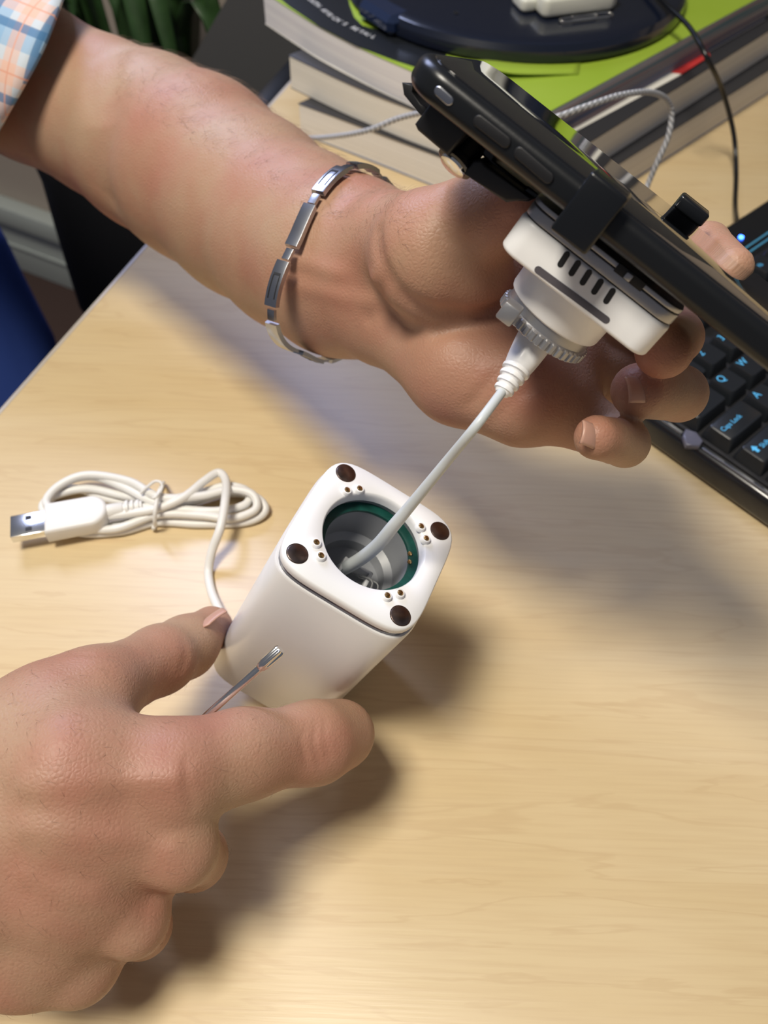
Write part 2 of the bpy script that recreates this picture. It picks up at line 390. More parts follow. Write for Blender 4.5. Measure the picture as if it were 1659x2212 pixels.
# grey partition beyond the desk
pa, pb = np.array([-.24, .90, 0]), np.array([.60, .80, 0])
pfr = frame(pa, pb-pa, np.cross([0, 0, 1], pb-pa), (0, 0, 1))
part = empty('partition_screen', label='dark grey fabric partition screen standing behind the desk at the top', cat='partition')
def slanted(bm, fr, quad, d0, d1):
    t = bmesh.new(); A = [t.verts.new((x, d0, z)) for x, z in quad]; B = [t.verts.new((x, d1, z)) for x, z in quad]
    t.faces.new(A); t.faces.new(B[::-1])
    for i in range(len(quad)): t.faces.new([A[i], B[i], B[(i+1) % len(quad)], A[(i+1) % len(quad)]])
    merge(bm, t, fr)
def on_plane(px, py, org, nv):
    r = M @ np.array([(px-829.5)/F, -(py-1106)/F, -1]); return EYE+r*(((org-EYE)@nv)/(r@nv))
def pl(px, py):
    q = on_plane(px, py, pa, pfr[1][:, 1])-pa; return (float(q@pfr[1][:, 0]), float(q[2]))
x0 = pl(500, -20); x1 = pl(405, 145); x2 = pl(380, 330)
bm = bmesh.new(); slanted(bm, pfr, [(x0[0]+.05, 1.25), (x0[0], x0[1]), x1, (x1[0]+.0, .06), (1.0, .06), (1.0, 1.25)], 0, .03); finish('fabric_panel', bm, MAT['partition'], part)
for xa in (x1[0], .7): bm = bmesh.new(); box_bm(bm, pfr, (xa, -.02, 0), (xa+.3, .05, .06), .004); finish('foot', bm, MAT['dark'], part)

# plant beyond the desk
plant = empty('potted_plant', label='potted plant with long strap-shaped green leaves in a dark pot behind the arm', cat='plant')
pc = np.array([-.30, 1.0, 0])
pf = (pc, np.eye(3))
bm = bmesh.new(); lathe_bm(bm, pf, [(.07, 0), (.08, .02), (.105, .24), (.112, .25), (.112, .28), (.10, .28), (.098, .25), (.095, .24)], cap=False); finish('pot', bm, MAT['pot'], plant)
bm = bmesh.new(); lathe_bm(bm, pf, [(.01, .255), (.099, .255)]); finish('soil', bm, MAT['soil'], plant)
bm = bmesh.new()
for i in range(46):
    a = random.uniform(0, 6.283); reach = random.uniform(.06, .15); hgt = random.uniform(.2, .56); w = random.uniform(.010, .018)
    base = pc+np.array([math.cos(a)*.03, math.sin(a)*.03, .25]); prev = None; side = np.array([-math.sin(a), math.cos(a), 0])
    for k in range(13):
        t = k/12; rr = reach*t**1.2; z = hgt*math.sin(min(1, t*1.15)*math.pi*.62)*1.1-.12*t*t
        c = base+np.array([math.cos(a)*rr, math.sin(a)*rr, z]); ww = w*(math.sin(math.pi*(t*.9+.1)))**.6
        row = [bm.verts.new(tuple(c-side*ww)), bm.verts.new(tuple(c-np.array([0, 0, ww*.35]))), bm.verts.new(tuple(c+side*ww))]
        if prev:
            for q in (0, 1): bm.faces.new([prev[q], prev[q+1], row[q+1], row[q]])
        prev = row
lv = finish('leaves', bm, MAT['leaf'], plant)
sm = lv.modifiers.new('thick', 'SOLIDIFY'); sm.thickness = .0008

# dark office chair and blue chair below the arm
def cushion(name, pts, h, mat, parent, z0):
    bm = bmesh.new(); prism_bm(bm, WORLD, pts, z0, z0+h, .02, 4); return finish(name, bm, mat, parent, auto=50)
blk = empty('office_chair', label='black upholstered chair back in shadow beside the desk edge below the arm', cat='chair')
org = P(200, 480, .74); nv = nrm(EYE-org); nv[2] *= .15; nv = nrm(nv)
cfr = frame(org, np.cross((0, 0, 1), nv), (0, 0, 1), nv)
def cp(px, py, fr, push=0): q = on_plane(px, py, fr[0], fr[1][:, 2])-fr[0]; return (float(q@fr[1][:, 0]), float(q@fr[1][:, 1]))
bm = bmesh.new(); prism_bm(bm, cfr, [cp(*q, cfr) for q in [(60, 330), (92, 400), (120, 500), (150, 600), (178, 690), (230, 760), (345, 760), (345, 330)]][::-1], -.06, 0, .012, 4); finish('backrest', bm, MAT['chair_black'], blk, auto=50)
bx = org+np.array([.10, .02, 0]); bx[2] = 0
bm = bmesh.new(); lathe_bm(bm, (bx, np.eye(3)), [(.025, .03), (.025, .40)], 16); finish('gas_column', bm, MAT['dark'], blk)
for i in range(5):
    a = i*1.2566; bm = bmesh.new(); box_bm(bm, frame(bx, (math.cos(a), math.sin(a), 0), (-math.sin(a), math.cos(a), 0), (0, 0, 1)), (0, -.018, .03), (.26, .018, .06), .006); finish('foot_arm', bm, MAT['dark'], blk)
blue = empty('fabric_chair', label='blue fabric chair at the left edge, next to the desk corner', cat='chair')
org = P(20, 690, .74); nv = nrm(EYE-org); nv[2] *= .5; nv = nrm(nv)
bfr = frame(org, np.cross((0, 0, 1), nv), nrm(np.cross(nv, np.cross((0, 0, 1), nv))), nv)
bm = bmesh.new(); prism_bm(bm, bfr, [cp(*q, bfr) for q in [(-260, 420), (-40, 470), (0, 492), (22, 530), (60, 610), (100, 690), (128, 745), (150, 830), (150, 1010), (-260, 1100)]], -.07, 0, .03, 6); finish('backrest', bm, MAT['chair_blue'], blue, auto=60)
bx = org+np.array([-.15, .05, 0]); bx[2] = 0
bm = bmesh.new(); lathe_bm(bm, (bx, np.eye(3)), [(.24, 0), (.24, .015), (.03, .03), (.03, .40)], 24); finish('pedestal', bm, MAT['dark'], blue)

# ================================================================ books
def isect(p, d, q, e):
    A = np.array([[d[0], -e[0]], [d[1], -e[1]]]); s = np.linalg.solve(A, np.array([q[0]-p[0], q[1]-p[1]])); return np.array([p[0]+d[0]*s[0], p[1]+d[1]*s[0]])
def book_outline(left_px, right_px, h, curve=None, depth=.215):
    L_ = [D(x, y, h)[:2] for x, y in left_px]; R_ = [D(x, y, h)[:2] for x, y in right_px]
    dl = L_[-1]-L_[-2]; dr = R_[1]-R_[0]
    c = isect(L_[-1], dl, R_[0], dr); dr = dr/np.linalg.norm(dr)
    far = c+dr*.30
    back = L_[0]+dr*.30
    return [*L_, c, far, back], c, dr
def grow(pts, d):
    c = np.mean(pts, 0); return [c+(p-c)*(1+d/np.linalg.norm(p-c)) for p in pts]
def smooth_left(pts, n=10):
    q = np.array(pts); s = spline([[*p, 0] for p in q], n)[:, :2]; return [(x, y) for x, y in s]
def make_book(name, label, left, right, z0, z1, pages, c_top, c_bot, group=None):
    b = empty(name, label=label, cat='book', group=group)
    o, c, dr = book_outline(left, right, z0)
    nl = len(left)
    edge = spline([[*p, 0] for p in o[:nl]], 8)[:, :2]
    o2 = [*edge, *o[nl:]]
    bm = bmesh.new(); prism_bm(bm, WORLD, grow(o2, -.0007), DESK+z0+.0005, DESK+z1-.0005); finish('page_block', bm, pages, b)
    bm = bmesh.new(); prism_bm(bm, WORLD, o2, DESK+z0, DESK+z0+.0005); finish('back_cover', bm, c_bot, b)
    bm = bmesh.new(); prism_bm(bm, WORLD, o2, DESK+z1-.0005, DESK+z1); finish('front_cover', bm, c_top, b)
    return b, o2, c, dr
BT = .070
make_book('thick_book', 'thick grey-edged book with a blue cover, lowest of the stack', [(648, 290), (753, 330), (960, 412)], [(1353, 400), (1659, 202)], 0, .0235, MAT['pages_grey'], MAT['cover_dark'], MAT['cover_blue'])
make_book('thick_book', 'thick cream-edged book in the middle of the stack', [(628, 190), (750, 250), (860, 297), (946, 330)], [(1353, 318), (1659, 120)], .0235, .047, MAT['pages_cream'], MAT['cover_dark'], MAT['cover_dark'])
top, o_top, c_top, dr_top = make_book('catalogue', 'green and black covered catalogue with printed white title, top of the book stack', [(573, 52), (640, 97), (700, 135), (800, 188), (902, 236)], [(1238, 280), (1620, 62)], .047, BT, MAT['pages_white'], MAT['green'], MAT['paper'])
# mixed paper edges on the right hand face of the top catalogue
dl_top = nrm([o_top[-3][0]-o_top[-4][0], o_top[-3][1]-o_top[-4][1], 0])
dr3 = np.array([dr_top[0], dr_top[1], 0]); out3 = nrm(np.cross(dr3, (0, 0, 1)))
ofr = frame((c_top[0], c_top[1], DESK), dr3, out3, (0, 0, 1))
bm = bmesh.new(); box_bm(bm, ofr, (-.0005, -.004, .0480), (.299, .0002, BT-.0006), .0003); finish('inner_sections', bm, MAT['pages_col'], top)
# black band and print on the cover
def cover_pt(px, py, dz=.0): return D(px, py, BT+dz)
bp_ = [(540, -60), (578, -24), (625, 14), (690, 58), (770, 100), (850, 130), (935, 158), (965, 118), (870, 62), (812, 64), (783, 56), (765, 38), (755, 10), (745, -40), (740, -90)]
bm = bmesh.new(); t = bmesh.new()
s = [cover_pt(*q) for q in bp_]; prism_bm(bm, WORLD, [(p[0], p[1]) for p in s], DESK+BT, DESK+BT+.0003); finish('black_band', bm, MAT['cover_black'], top)
a0, a1 = cover_pt(640, -24, .0004), cover_pt(806, 84, .0004)
letters = "SHAPING SOUTH AFRICA'S RETAIL"
crv = [cover_pt(x, y, .0004) for x, y in [(612, -42), (668, 2), (716, 40), (762, 64), (806, 84)]]; crv = spline(crv, 40)
seg = np.r_[0, np.cumsum(np.linalg.norm(np.diff(crv, axis=0), axis=1))]
for i, ch in enumerate(letters):
    if ch == ' ': continue
    s_ = seg[-1]*(i+.2)/len(letters); k = min(np.searchsorted(seg, s_), len(crv)-2); tdir = nrm(crv[k+1]-crv[k])
    text_mesh('letter', ch, seg[-1]/len(letters)*1.5, frame(crv[k]+np.array([0, 0, .0002]), tdir, np.cross((0, 0, 1), tdir), (0, 0, 1)), MAT['ink'], top)
rp = [D(x, y, BT) for x, y in [(1062, 143), (1088, 145), (1086, 153), (1060, 152)]]
bm = bmesh.new(); prism_bm(bm, WORLD, [(p[0], p[1]) for p in rp], DESK+BT, DESK+BT+.0003); finish('red_print', bm, MAT['red'], top)
# loose papers in the stack
def sheet(name, px, h, mat, label, cat='paper', thick=.0006, hs=None):
    pts = [D(x, y, h) for x, y in px]; bm = bmesh.new(); prism_bm(bm, WORLD, [(p[0], p[1]) for p in pts], DESK+h, DESK+h+thick)
    o = finish(name, bm, mat); tag(o, label, cat); return o
# curled page corner under the round base
def curled():
    a = [D(x, y, BT+.0005) for x, y in [(985, 172), (1040, 168), (1120, 168), (1250, 160)]]
    V = []; Fc = []
    hs = [.0005, .006, .003, .0006]
    A = spline([[*a[i][:2], DESK+BT+hs[i]] for i in range(4)], 8); back = nrm([.2, 1, 0])*.03
    for p in A:
        for k in range(4): V.append(p+back*k/3-np.array([0, 0, (p[2]-DESK-BT-.0005)*k/3]))
    for i in range(len(A)-1):
        for k in range(3): Fc.append((i*4+k, (i+1)*4+k, (i+1)*4+k+1, i*4+k+1))
    o = link_mesh('curled_page', V, Fc, MAT['green'], top); o.modifiers.new('t', 'SOLIDIFY').thickness = .0004
curled()
pts = [(1180, 262), (1240, 290), (1330, 245), (1470, 166), (1452, 150)]
sheet('loose_paper', [(1190, 268), (1238, 288), (1472, 162), (1440, 150)], .0472, MAT['paper'], 'loose cream paper sheet sticking out below the top catalogue')
sheet('booklet', [(1442, 156), (1474, 160), (1534, 122), (1520, 100)], .0480, MAT['red'], 'thin red booklet poking out between the stacked books', 'booklet')

# round black base on the catalogue
bpx = [(822, 30), (828, 60), (842, 88), (880, 112), (1000, 138), (1150, 133), (1300, 102), (1450, 48), (1515, 0)]
q = np.array([D(x, y, BT+.0006)[:2] for x, y in bpx]); A = np.c_[2*q, np.ones(len(q))]; sol = np.linalg.lstsq(A, (q**2).sum(1), rcond=None)[0]
bc = sol[:2]; br = math.sqrt(sol[2]+bc@bc)
print('BASE', bc, br)
base = empty('round_base', label='glossy black round stand base on the top catalogue', cat='stand')
bf = (np.array([bc[0], bc[1], DESK+BT+.0006]), np.eye(3))
bm = bmesh.new(); lathe_bm(bm, bf, [(br*.97, 0), (br*1.0, .0015), (br*1.0, .004), (br*.995, .008), (br*.975, .0115), (br*.95, .0128), (br*.9, .0134), (.03, .0150), (.001, .0152)], 96); finish('disc', bm, MAT['gloss'], base, auto=25)
ft = D(806, 62, BT+.0006); ang = math.atan2(ft[1]-bc[1], ft[0]-bc[0])
lug = material('window_tinted_gloss', (.01, .02, .06), .08, coat=1.0)  # bluer than the disc: window reflection on this face put into the colour
nfr = frame((bc[0]+math.cos(ang)*br*.985, bc[1]+math.sin(ang)*br*.985, DESK+BT+.0004), (math.cos(ang), math.sin(ang), 0), (-math.sin(ang), math.cos(ang), 0), (0, 0, 1))
bm = bmesh.new(); box_bm(bm, nfr, (-.02, -.020, 0), (.0065, .020, .0135), .004, 1); finish('facet_lug', bm, lug, base, auto=20)
dp = D(985, 28, BT+.0145); bm = bmesh.new(); lathe_bm(bm, (np.array([dp[0], dp[1], DESK+BT+.0142]), np.eye(3)), [(.0018, 0), (.0018, .0007), (.0012, .0007), (.0012, .0002)], 16); finish('dimple_ring', bm, MAT['hole'], base)

# white adapter and paperclip on it
HB = BT+.0152
ad = empty('plug_adapter', label='off-white moulded adapter block lying on the round black base', cat='adapter')
c0, c1 = D(1172, 42, HB), D(1330, 22, HB); ax = nrm(c1-c0)
afr = frame(c0, ax, np.cross((0, 0, 1), ax), (0, 0, 1))
Lx = float(np.linalg.norm(c1-c0))
bm = bmesh.new(); prism_bm(bm, afr, rrect(Lx, .03, .005, 6, Lx/2, .015), 0, .012, .0025); finish('body', bm, MAT['plate'], ad)
bm = bmesh.new(); prism_bm(bm, afr, rrect(.012, .02, .004, 6, -.004, .022), 0, .008, .002); finish('side_lug', bm, MAT['plate'], ad)
bm = bmesh.new(); prism_bm(bm, afr, rrect(.008, .024, .003, 6, Lx-.001, .016), 0, .0145, .002); finish('end_cap', bm, MAT['plate'], ad)
def clip_path():
    p0, p1 = D(1214, 50, HB), D(1325, 36, HB); u = nrm(p1-p0); w = np.cross((0, 0, 1), u); L = float(np.linalg.norm(p1-p0)); W = .0065; z = np.array([0, 0, .0006])
    def q(a, b): return p0+z+u*a*L+w*b*W
    return [q(.25, .80), q(.9, .95), q(1.0, .5), q(.9, .05), q(.1, .02), q(0, .4), q(.08, .78), q(.62, .85), q(.72, .55), q(.62, .25), q(.22, .22)]
tag(tube('paperclip', clip_path(), .00045, MAT['chrome'], n=8, per=8), 'small silver wire paperclip lying on the round black base', 'paperclip')

# cables at the back
blackcord = [(1380, -60, HB+.004), (1435, 5, HB+.0035), (1490, 60, .086), (1530, 130, .078), (1562, 200, .05), (1585, 290, .022), (1590, 370, .006), (1588, 440, .004), (1592, 480, .012)]
tag(tube('black_cord', [D(x, y, h) for x, y, h in blackcord], .0017, MAT['dark'], n=10), 'thin black cord draped over the books down to the keyboard', 'cord')
# braided cable: passes in front of the books
br_c = [P(620, 298, .60), P(700, 297, .555), P(790, 283, .52), P(870, 253, .50), P(960, 240, .47), P(1080, 262, .45), P(1180, 258, .44), P(1260, 232, .44), P(1340, 206, .45), P(1410, 200, .47), P(1448, 228, .49), P(1445, 290, .50), P(1420, 350, .51), P(1395, 410, .52), P(1370, 480, .51), P(1350, 560, .50)]
tag(tube('braided_cable', br_c, .00165, MAT['grey_cord'], n=12), 'grey braided cable looping past the books behind the phone', 'cable')

# ================================================================ keyboard
ka = math.radians(43)
kr, kd = np.array([math.cos(ka), math.sin(ka), 0]), np.array([math.sin(ka), -math.cos(ka), 0])
K0 = np.array([.118+.0003, .323+.0003, DESK])
kf = (K0, np.stack([kr, kd, np.array([0, 0, 1.0])], 1))
kb = empty('keyboard', label='black computer keyboard with pale blue lettering at the right edge', cat='keyboard')
def fin_lh(name, bm, mat, parent): return finish(name, bm, mat, parent)
bm = bmesh.new(); prism_bm(bm, kf, [(.0, .128), (.0, -.035), (.012, -.0475), (.42, -.0475), (.42, .16), (.0, .16)], 0, .017, .004); fin_lh('case', bm, MAT['keyboard'], kb)
bm = bmesh.new(); box_bm(bm, kf, (.0062, -.016, .016), (.40, .112, .0185), .0005); fin_lh('key_bed', bm, MAT['matt_black'], kb)
bm = bmesh.new(); box_bm(bm, kf, (.0030, .058, .0166), (.0050, .135, .0176), .0003); fin_lh('metal_trim', bm, MAT['steel'], kb)
bm = bmesh.new(); box_bm(bm, kf, (.0030, -.03, .0166), (.0052, .045, .0176), .0003); fin_lh('metal_trim', bm, MAT['steel'], kb)
bm = bmesh.new(); prism_bm(bm, kf, [(.001, .047), (.006, .045), (.0085, .050), (.006, .056), (.0015, .057), (-.003, .052)], .016, .0195, .001); fin_lh('side_catch', bm, material('grey_catch', (.12, .12, .16), .3), kb)
lp = D(1601, 512, .0175)
bm = bmesh.new(); lathe_bm(bm, (lp, np.eye(3)), [(.0016, -.001), (.0016, .0004), (.0001, .0007)], 20); fin_lh('indicator_light', bm, MAT['led'], kb)
for dd in (-.0255, -.0215):
    bm = bmesh.new(); box_bm(bm, kf, (.155, dd, .0166), (.40, dd+.0012, .0173), .0001); fin_lh('blue_line', bm, MAT['blue_line'], kb)
rows = [(-.0115, [('Esc', 1), (None, .5), ('F1', 1), ('F2', 1), ('F3', 1), ('F4', 1), (None, .35), ('F5', 1), ('F6', 1), ('F7', 1)]),
        (.0145, [('`', 1), ('1', 1), ('2', 1), ('3', 1), ('4', 1), ('5', 1), ('6', 1), ('7', 1), ('8', 1), ('9', 1)]),
        (.0335, [('Tab', 1.5), ('Q', 1), ('W', 1), ('E', 1), ('R', 1), ('T', 1), ('Y', 1), ('U', 1), ('I', 1)]),
        (.0525, [('Caps Lock', 1.75), ('A', 1), ('S', 1), ('D', 1), ('F', 1), ('G', 1), ('H', 1)]),
        (.0715, [('Shift', 2.25), ('Z', 1), ('X', 1), ('C', 1), ('V', 1)]),
        (.0905, [('Ctrl', 1.5), ('Win', 1.25), ('Alt', 1.25)])]
PIT = .019
for d0, keys in rows:
    x = .008
    for lab, wd in keys:
        if lab is None: x += wd*PIT; continue
        w = wd*PIT-.0018; hgt = PIT-.0018
        t = bmesh.new(); bm = bmesh.new()
        lo = rrect(w, hgt, .0015, 4, w/2, hgt/2); hi = rrect(w-.0034, hgt-.0034, .002, 4, w/2, hgt/2-.0003); n = len(lo)
        A = [t.verts.new((*p, .0180)) for p in lo]; B = [t.verts.new((*p, .0262)) for p in hi]; C_ = [t.verts.new((w/2+(p[0]-w/2)*.94, hgt/2+(p[1]-hgt/2)*.94, .0268)) for p in hi]
        for i in range(n): t.faces.new([A[i], A[(i+1) % n], B[(i+1) % n], B[i]]); t.faces.new([B[i], B[(i+1) % n], C_[(i+1) % n], C_[i]])
        t.faces.new(C_); t.faces.new(A[::-1])
        lf = (K0+kr*x+kd*d0, kf[1]); merge(bm, t, lf)
        cap = fin_lh('keycap', bm, MAT['key'], kb)
        if x > .22: x += wd*PIT; continue
        big = len(lab) <= 1
        size = .0062 if big else .0038
        pos = K0+kr*(x+.0032)+kd*(d0+(.0068 if big else .0090))+np.array([0, 0, .0270])
        if lab in ('Shift', 'Tab'):
            shapes = [[(0, .0022), (.0022, .0046), (.0044, .0022), (.0032, .0022), (.0032, 0), (.0012, 0), (.0012, .0022)]] if lab == 'Shift' else [[(0, .0008), (.0018, .0020), (.0018, .0012), (.0060, .0012), (.0060, .0004), (.0018, .0004), (.0018, -.0004)], [(.0060, .0034), (.0042, .0046), (.0042, .0038), (0, .0038), (0, .0030), (.0042, .0030), (.0042, .0022)]]
            bm = bmesh.new()
            for sh_ in shapes: prism_bm(bm, (pos, np.stack([kr, -kd, np.array([0, 0, 1.0])], 1)), sh_, -.0001, .00008)
            finish('key_symbol', bm, MAT['legend'], cap); pos = pos+kr*.0056
            if lab == 'Tab': x += wd*PIT; continue
        text_mesh('key_legend', lab, size, (pos, np.stack([kr, -kd, np.array([0, 0, 1.0])], 1)), MAT['legend'], cap)
        x += wd*PIT

# ================================================================ white sensor housing (square tower)
def rod(w):
    w = np.array(w); t = np.linalg.norm(w); k = w/t; K = np.array([[0, -k[2], k[1]], [k[2], 0, -k[0]], [-k[1], k[0], 0]]); return np.eye(3)+math.sin(t)*K+(1-math.cos(t))*K@K
BA = .0194
Rb = M @ rod((-0.63320152, 0.25235439, -0.5038098)); Ob = EYE + M @ (np.array([-0.20755649, -0.51455203, -14.33409864])*BA)
bxf = (Ob, Rb)
tower = empty('sensor_housing', label='white rounded-square plastic housing tilted in the hand, round opening in its top', cat='device housing')
a = BA
HW = 1.365*a
# outer shell with real cavity
def shell():
    bm = bmesh.new(); t = bmesh.new()
    o = superell(HW*1.012, 5.2); n = len(o)
    prof = [(0.97, -5.15*a), (1.0, -5.08*a), (1.0, -.34*a), (.985, -.30*a)]
    rings = [[t.verts.new((x*s, y*s, z)) for x, y in o] for s, z in prof]
    inn = [[t.verts.new((x*.93, y*.93, z)) for x, y in o] for z in (-.30*a, -4.8*a)]
    allr = rings+inn
    for A, B in zip(allr[:-1], allr[1:]):
        for i in range(n): t.faces.new([A[i], A[(i+1) % n], B[(i+1) % n], B[i]])
    t.faces.new(rings[0][::-1]); t.faces.new(inn[-1])
    merge(bm, t, bxf); return finish('shell', bm, MAT['white_body'], tower, auto=40)
shell()
bm = bmesh.new(); prism_bm(bm, bxf, superell(HW*.972, 5.2), -.34*a, -.20*a); 
bmesh.ops.delete(bm, geom=[f for f in bm.faces if len(f.verts) > 4], context='FACES'); finish('gasket', bm, MAT['groove'], tower)
HR = .625*a*1.0
HC = np.array([.03*a, .07*a])
def plate():
    t = bmesh.new(); bm = bmesh.new(); n = 96
    o = superell(HW*.985, 5.2, n)
    def ring_at(pts, s, z): return [t.verts.new((x*s, y*s, z)) for x, y in pts]
    cir = [(math.cos(2*math.pi*i/n), math.sin(2*math.pi*i/n)) for i in range(n)]
    outer = [ring_at(o, .975, -.22*a), ring_at(o, .995, -.18*a), ring_at(o, 1.0, -.10*a), ring_at(o, .995, -.03*a), ring_at(o, .975, 0)]
    R0 = HOLE_R
    inner = [[t.verts.new((HC[0]+c*r, HC[1]+s*r, z)) for c, s in cir] for r, z in ((R0*1.045, 0), (R0*1.025, -.015*a), (R0*1.01, -.05*a), (R0, -.09*a), (R0, -.22*a))]
    rr = outer+inner
    for A, B in zip(rr[:-1], rr[1:]):
        for i in range(n): t.faces.new([A[i], A[(i+1) % n], B[(i+1) % n], B[i]])
    merge(bm, t, bxf); return finish('top_plate', bm, MAT['white'], tower, auto=50)
HOLE_R = .93*a
plate()
# inside: circuit ring, grey funnel, floor, bracket, thin clear wires
hcf = (Ob+Rb@np.array([HC[0], HC[1], 0]), Rb)
bm = bmesh.new(); lathe_bm(bm, hcf, [(HOLE_R*1.01, -.22*a), (HOLE_R*1.05, -.36*a)], 64, cap=False); finish('inner_rim', bm, MAT['inner'], tower)
bm = bmesh.new(); lathe_bm(bm, hcf, [(HOLE_R*1.06, -.36*a), (HOLE_R*.86, -.36*a), (HOLE_R*.86, -.42*a)], 64, cap=False); finish('circuit_ring', bm, MAT['pcb'], tower)
bm = bmesh.new(); lathe_bm(bm, hcf, [(HOLE_R*.865, -.42*a), (HOLE_R*.86, -1.15*a), (HOLE_R*.72, -1.25*a), (HOLE_R*.70, -1.5*a), (.001, -1.5*a)], 64, cap=False); finish('inner_floor', bm, MAT['inner'], tower)
bm = bmesh.new()
for lo, hi in (((-.15, -.42), (.42, -.34)), ((.34, -.42), (.42, .26)), ((-.15, .18), (.42, .26)), ((-.2, -.42), (-.13, .26))):
    box_bm(bm, bxf, (lo[0]*a, lo[1]*a, -1.45*a), (hi[0]*a, hi[1]*a, -1.15*a), .0006)
finish('inner_bracket', bm, MAT['inner_light'], tower)
for s_, off in ((1, 0), (1.05, .12)):
    tube('clear_wire', [Ob+Rb@(np.array(q)*a) for q in ((.10+off, .10, -1.3), (.42+off, -.02, -1.0), (.45+off, -.35, -.9), (.25+off, -.66, -1.1))], .00035, MAT['clear'], tower, n=6, per=8)
for px, py in ((-.18, .77), (.62, .42), (.70, .30)): pass
for sx, sy in ((.74, .46), (.80, .30)):
    bm = bmesh.new(); lathe_bm(bm, (Ob+Rb@np.array([sx*a, sy*a, -.355*a]), Rb), [(.0008, 0), (.0008, .0006), (.0002, .0008)], 12); finish('solder_dot', bm, MAT['gold'], tower)
# magnets and contact pins
for sx in (-1, 1):
    for sy in (-1, 1):
        fm = (Ob+Rb@np.array([sx*a, sy*a, 0]), Rb)
        bm = bmesh.new(); lathe_bm(bm, fm, [(.0037, -.0005), (.0037, .0001), (.0034, .0001)], 40, cap=False); lathe_bm(bm, fm, [(.0034, -.0002), (.0034, .0001), (.0031, .00025), (.0001, .00025)], 40); finish('magnet', bm, MAT['magnet'], tower)
        mid = np.array([sx*.735, sy*.735]); tdir = np.array([1, 0]) if False else nrm([-sy*1.0, sx*1.0])
        for k in (-1, 1):
            c2 = mid*a+tdir*.112*a*k*1.12
            fp = (Ob+Rb@np.array([c2[0], c2[1], 0]), Rb)
            bm = bmesh.new(); lathe_bm(bm, fp, [(.0019, -.0003), (.0018, .0006), (.0015, .0012), (.0011, .0013), (.0010, .0008)], 28, cap=False); post = finish('pin_collar', bm, MAT['white'], tower)
            bm = bmesh.new(); lathe_bm(bm, fp, [(.0010, .0004), (.0010, .0013), (.0007, .0016), (.0001, .0017)], 20); finish('contact_pin', bm, MAT['gold'], post)

# ================================================================ phone, clamp and camera head
AO = P(872, 135, .19)
au = M @ nrm([.785, -.62, 0]); av = M @ nrm([.62, .785, .57*1.0]); av = nrm(av-au*(av@au)); aw = np.cross(au, av)
_t = math.radians(3.0); av, aw = av*math.cos(_t)+aw*math.sin(_t), aw*math.cos(_t)-av*math.sin(_t)
AR = np.stack([au, av, aw], 1); AF = (AO, AR)
def uv(px, py, w=0.0):
    r = M @ np.array([(px-829.5)/F, -(py-1106)/F, -1]); o = AO+aw*w; q = EYE+r*(((o-EYE)@aw)/(r@aw)); return float((q-AO)@au), float((q-AO)@av)
print('uv tests', [np.round(np.array(uv(x, y, w))*1000, 1).tolist() for x, y, w in ((905, 92, 0), (868, 172, 0), (1080, 540, -.01), (1150, 415, -.01), (1385, 778, -.01), (1480, 682, -.01), (1659, 770, 0), (1530, 590, -.067))])
PH = .0081
phone = empty('smartphone', label='black smartphone seen edge-on, clamped above the white camera head', cat='smartphone')
# body: stadium-like profile edges, long in u, wide in w
def phone_body():
    # outline in (u, w), thickness along v, edges fully rounded
    fr = (AO, np.stack([au, -aw, av], 1))    # x=u, y=-w (away), z=v
    bm = bmesh.new(); prism_bm(bm, fr, rrect(.138, .067, .011, 10, .069, .0335), -PH/2, PH/2, PH*.36, 8); finish('phone_body', bm, MAT['phone'], phone, auto=60)
    bm = bmesh.new(); prism_bm(bm, fr, rrect(.1325, .0615, .009, 10, .069, .0335), PH/2-.0004, PH/2+.0003, .0002, 2); finish('screen', bm, MAT['glass'], phone)
    return fr
phf = phone_body()
sidef = (AO, np.stack([au, av, aw], 1))     # x=u, y=v, z=towards the viewer
def side_slot(name, px0, px1, h, mat, z0, z1, parent, bevel=.0003):
    a_, b_ = uv(*px0, 0), uv(*px1, 0); cx, cy = (a_[0]+b_[0])/2, (a_[1]+b_[1])/2
    L = math.hypot(b_[0]-a_[0], b_[1]-a_[1]); bm = bmesh.new(); prism_bm(bm, sidef, slot(L, h, 8, cx, cy, math.atan2(b_[1]-a_[1], b_[0]-a_[0])), z0, z1, bevel); return finish(name, bm, mat, parent)
side_slot('mute_switch', (940, 190), (978, 224), .0022, MAT['steel'], -.001, .0004, phone)
side_slot('volume_button', (1025, 254), (1102, 314), .0026, MAT['matt_black'], -.001, .0006, phone)
side_slot('volume_button', (1113, 322), (1194, 392), .0026, MAT['matt_black'], -.001, .0006, phone)
# camera head
head = empty('camera_head', label='white and silver camera head gripped by the fingers, vent slots facing out', cat='camera')
hw0 = -.0105
h00 = uv(1078, 538, hw0); h10 = uv(1385, 778, hw0); h01 = uv(1150, 414, hw0); h11 = uv(1482, 684, hw0)
print('head', np.round(np.array([h00, h10, h01, h11])*1000, 1))
HU0, HU1 = (h00[0]+h01[0])/2, (h10[0]+h11[0])/2
HV0 = (h00[1]+h10[1])/2; HV1 = (h01[1]+h11[1])/2
HWid = HU1-HU0
headf = (AO, np.stack([au, -aw, av], 1))
hd = HWid
HVM = HV0+(HV1-HV0)*.66
cyw = -hw0+hd/2
bm = bmesh.new(); prism_bm(bm, headf, rrect(HWid, hd, .0055, 8, (HU0+HU1)/2, cyw), HV0, HVM, .0012, 4); finish('housing', bm, MAT['white'], head, auto=50)
bm = bmesh.new(); prism_bm(bm, headf, rrect(HWid*.985, hd*.985, .0053, 8, (HU0+HU1)/2, cyw), HVM+.00025, HV0+(HV1-HV0)*.87, .0003, 2); finish('silver_ring', bm, MAT['silver'], head)
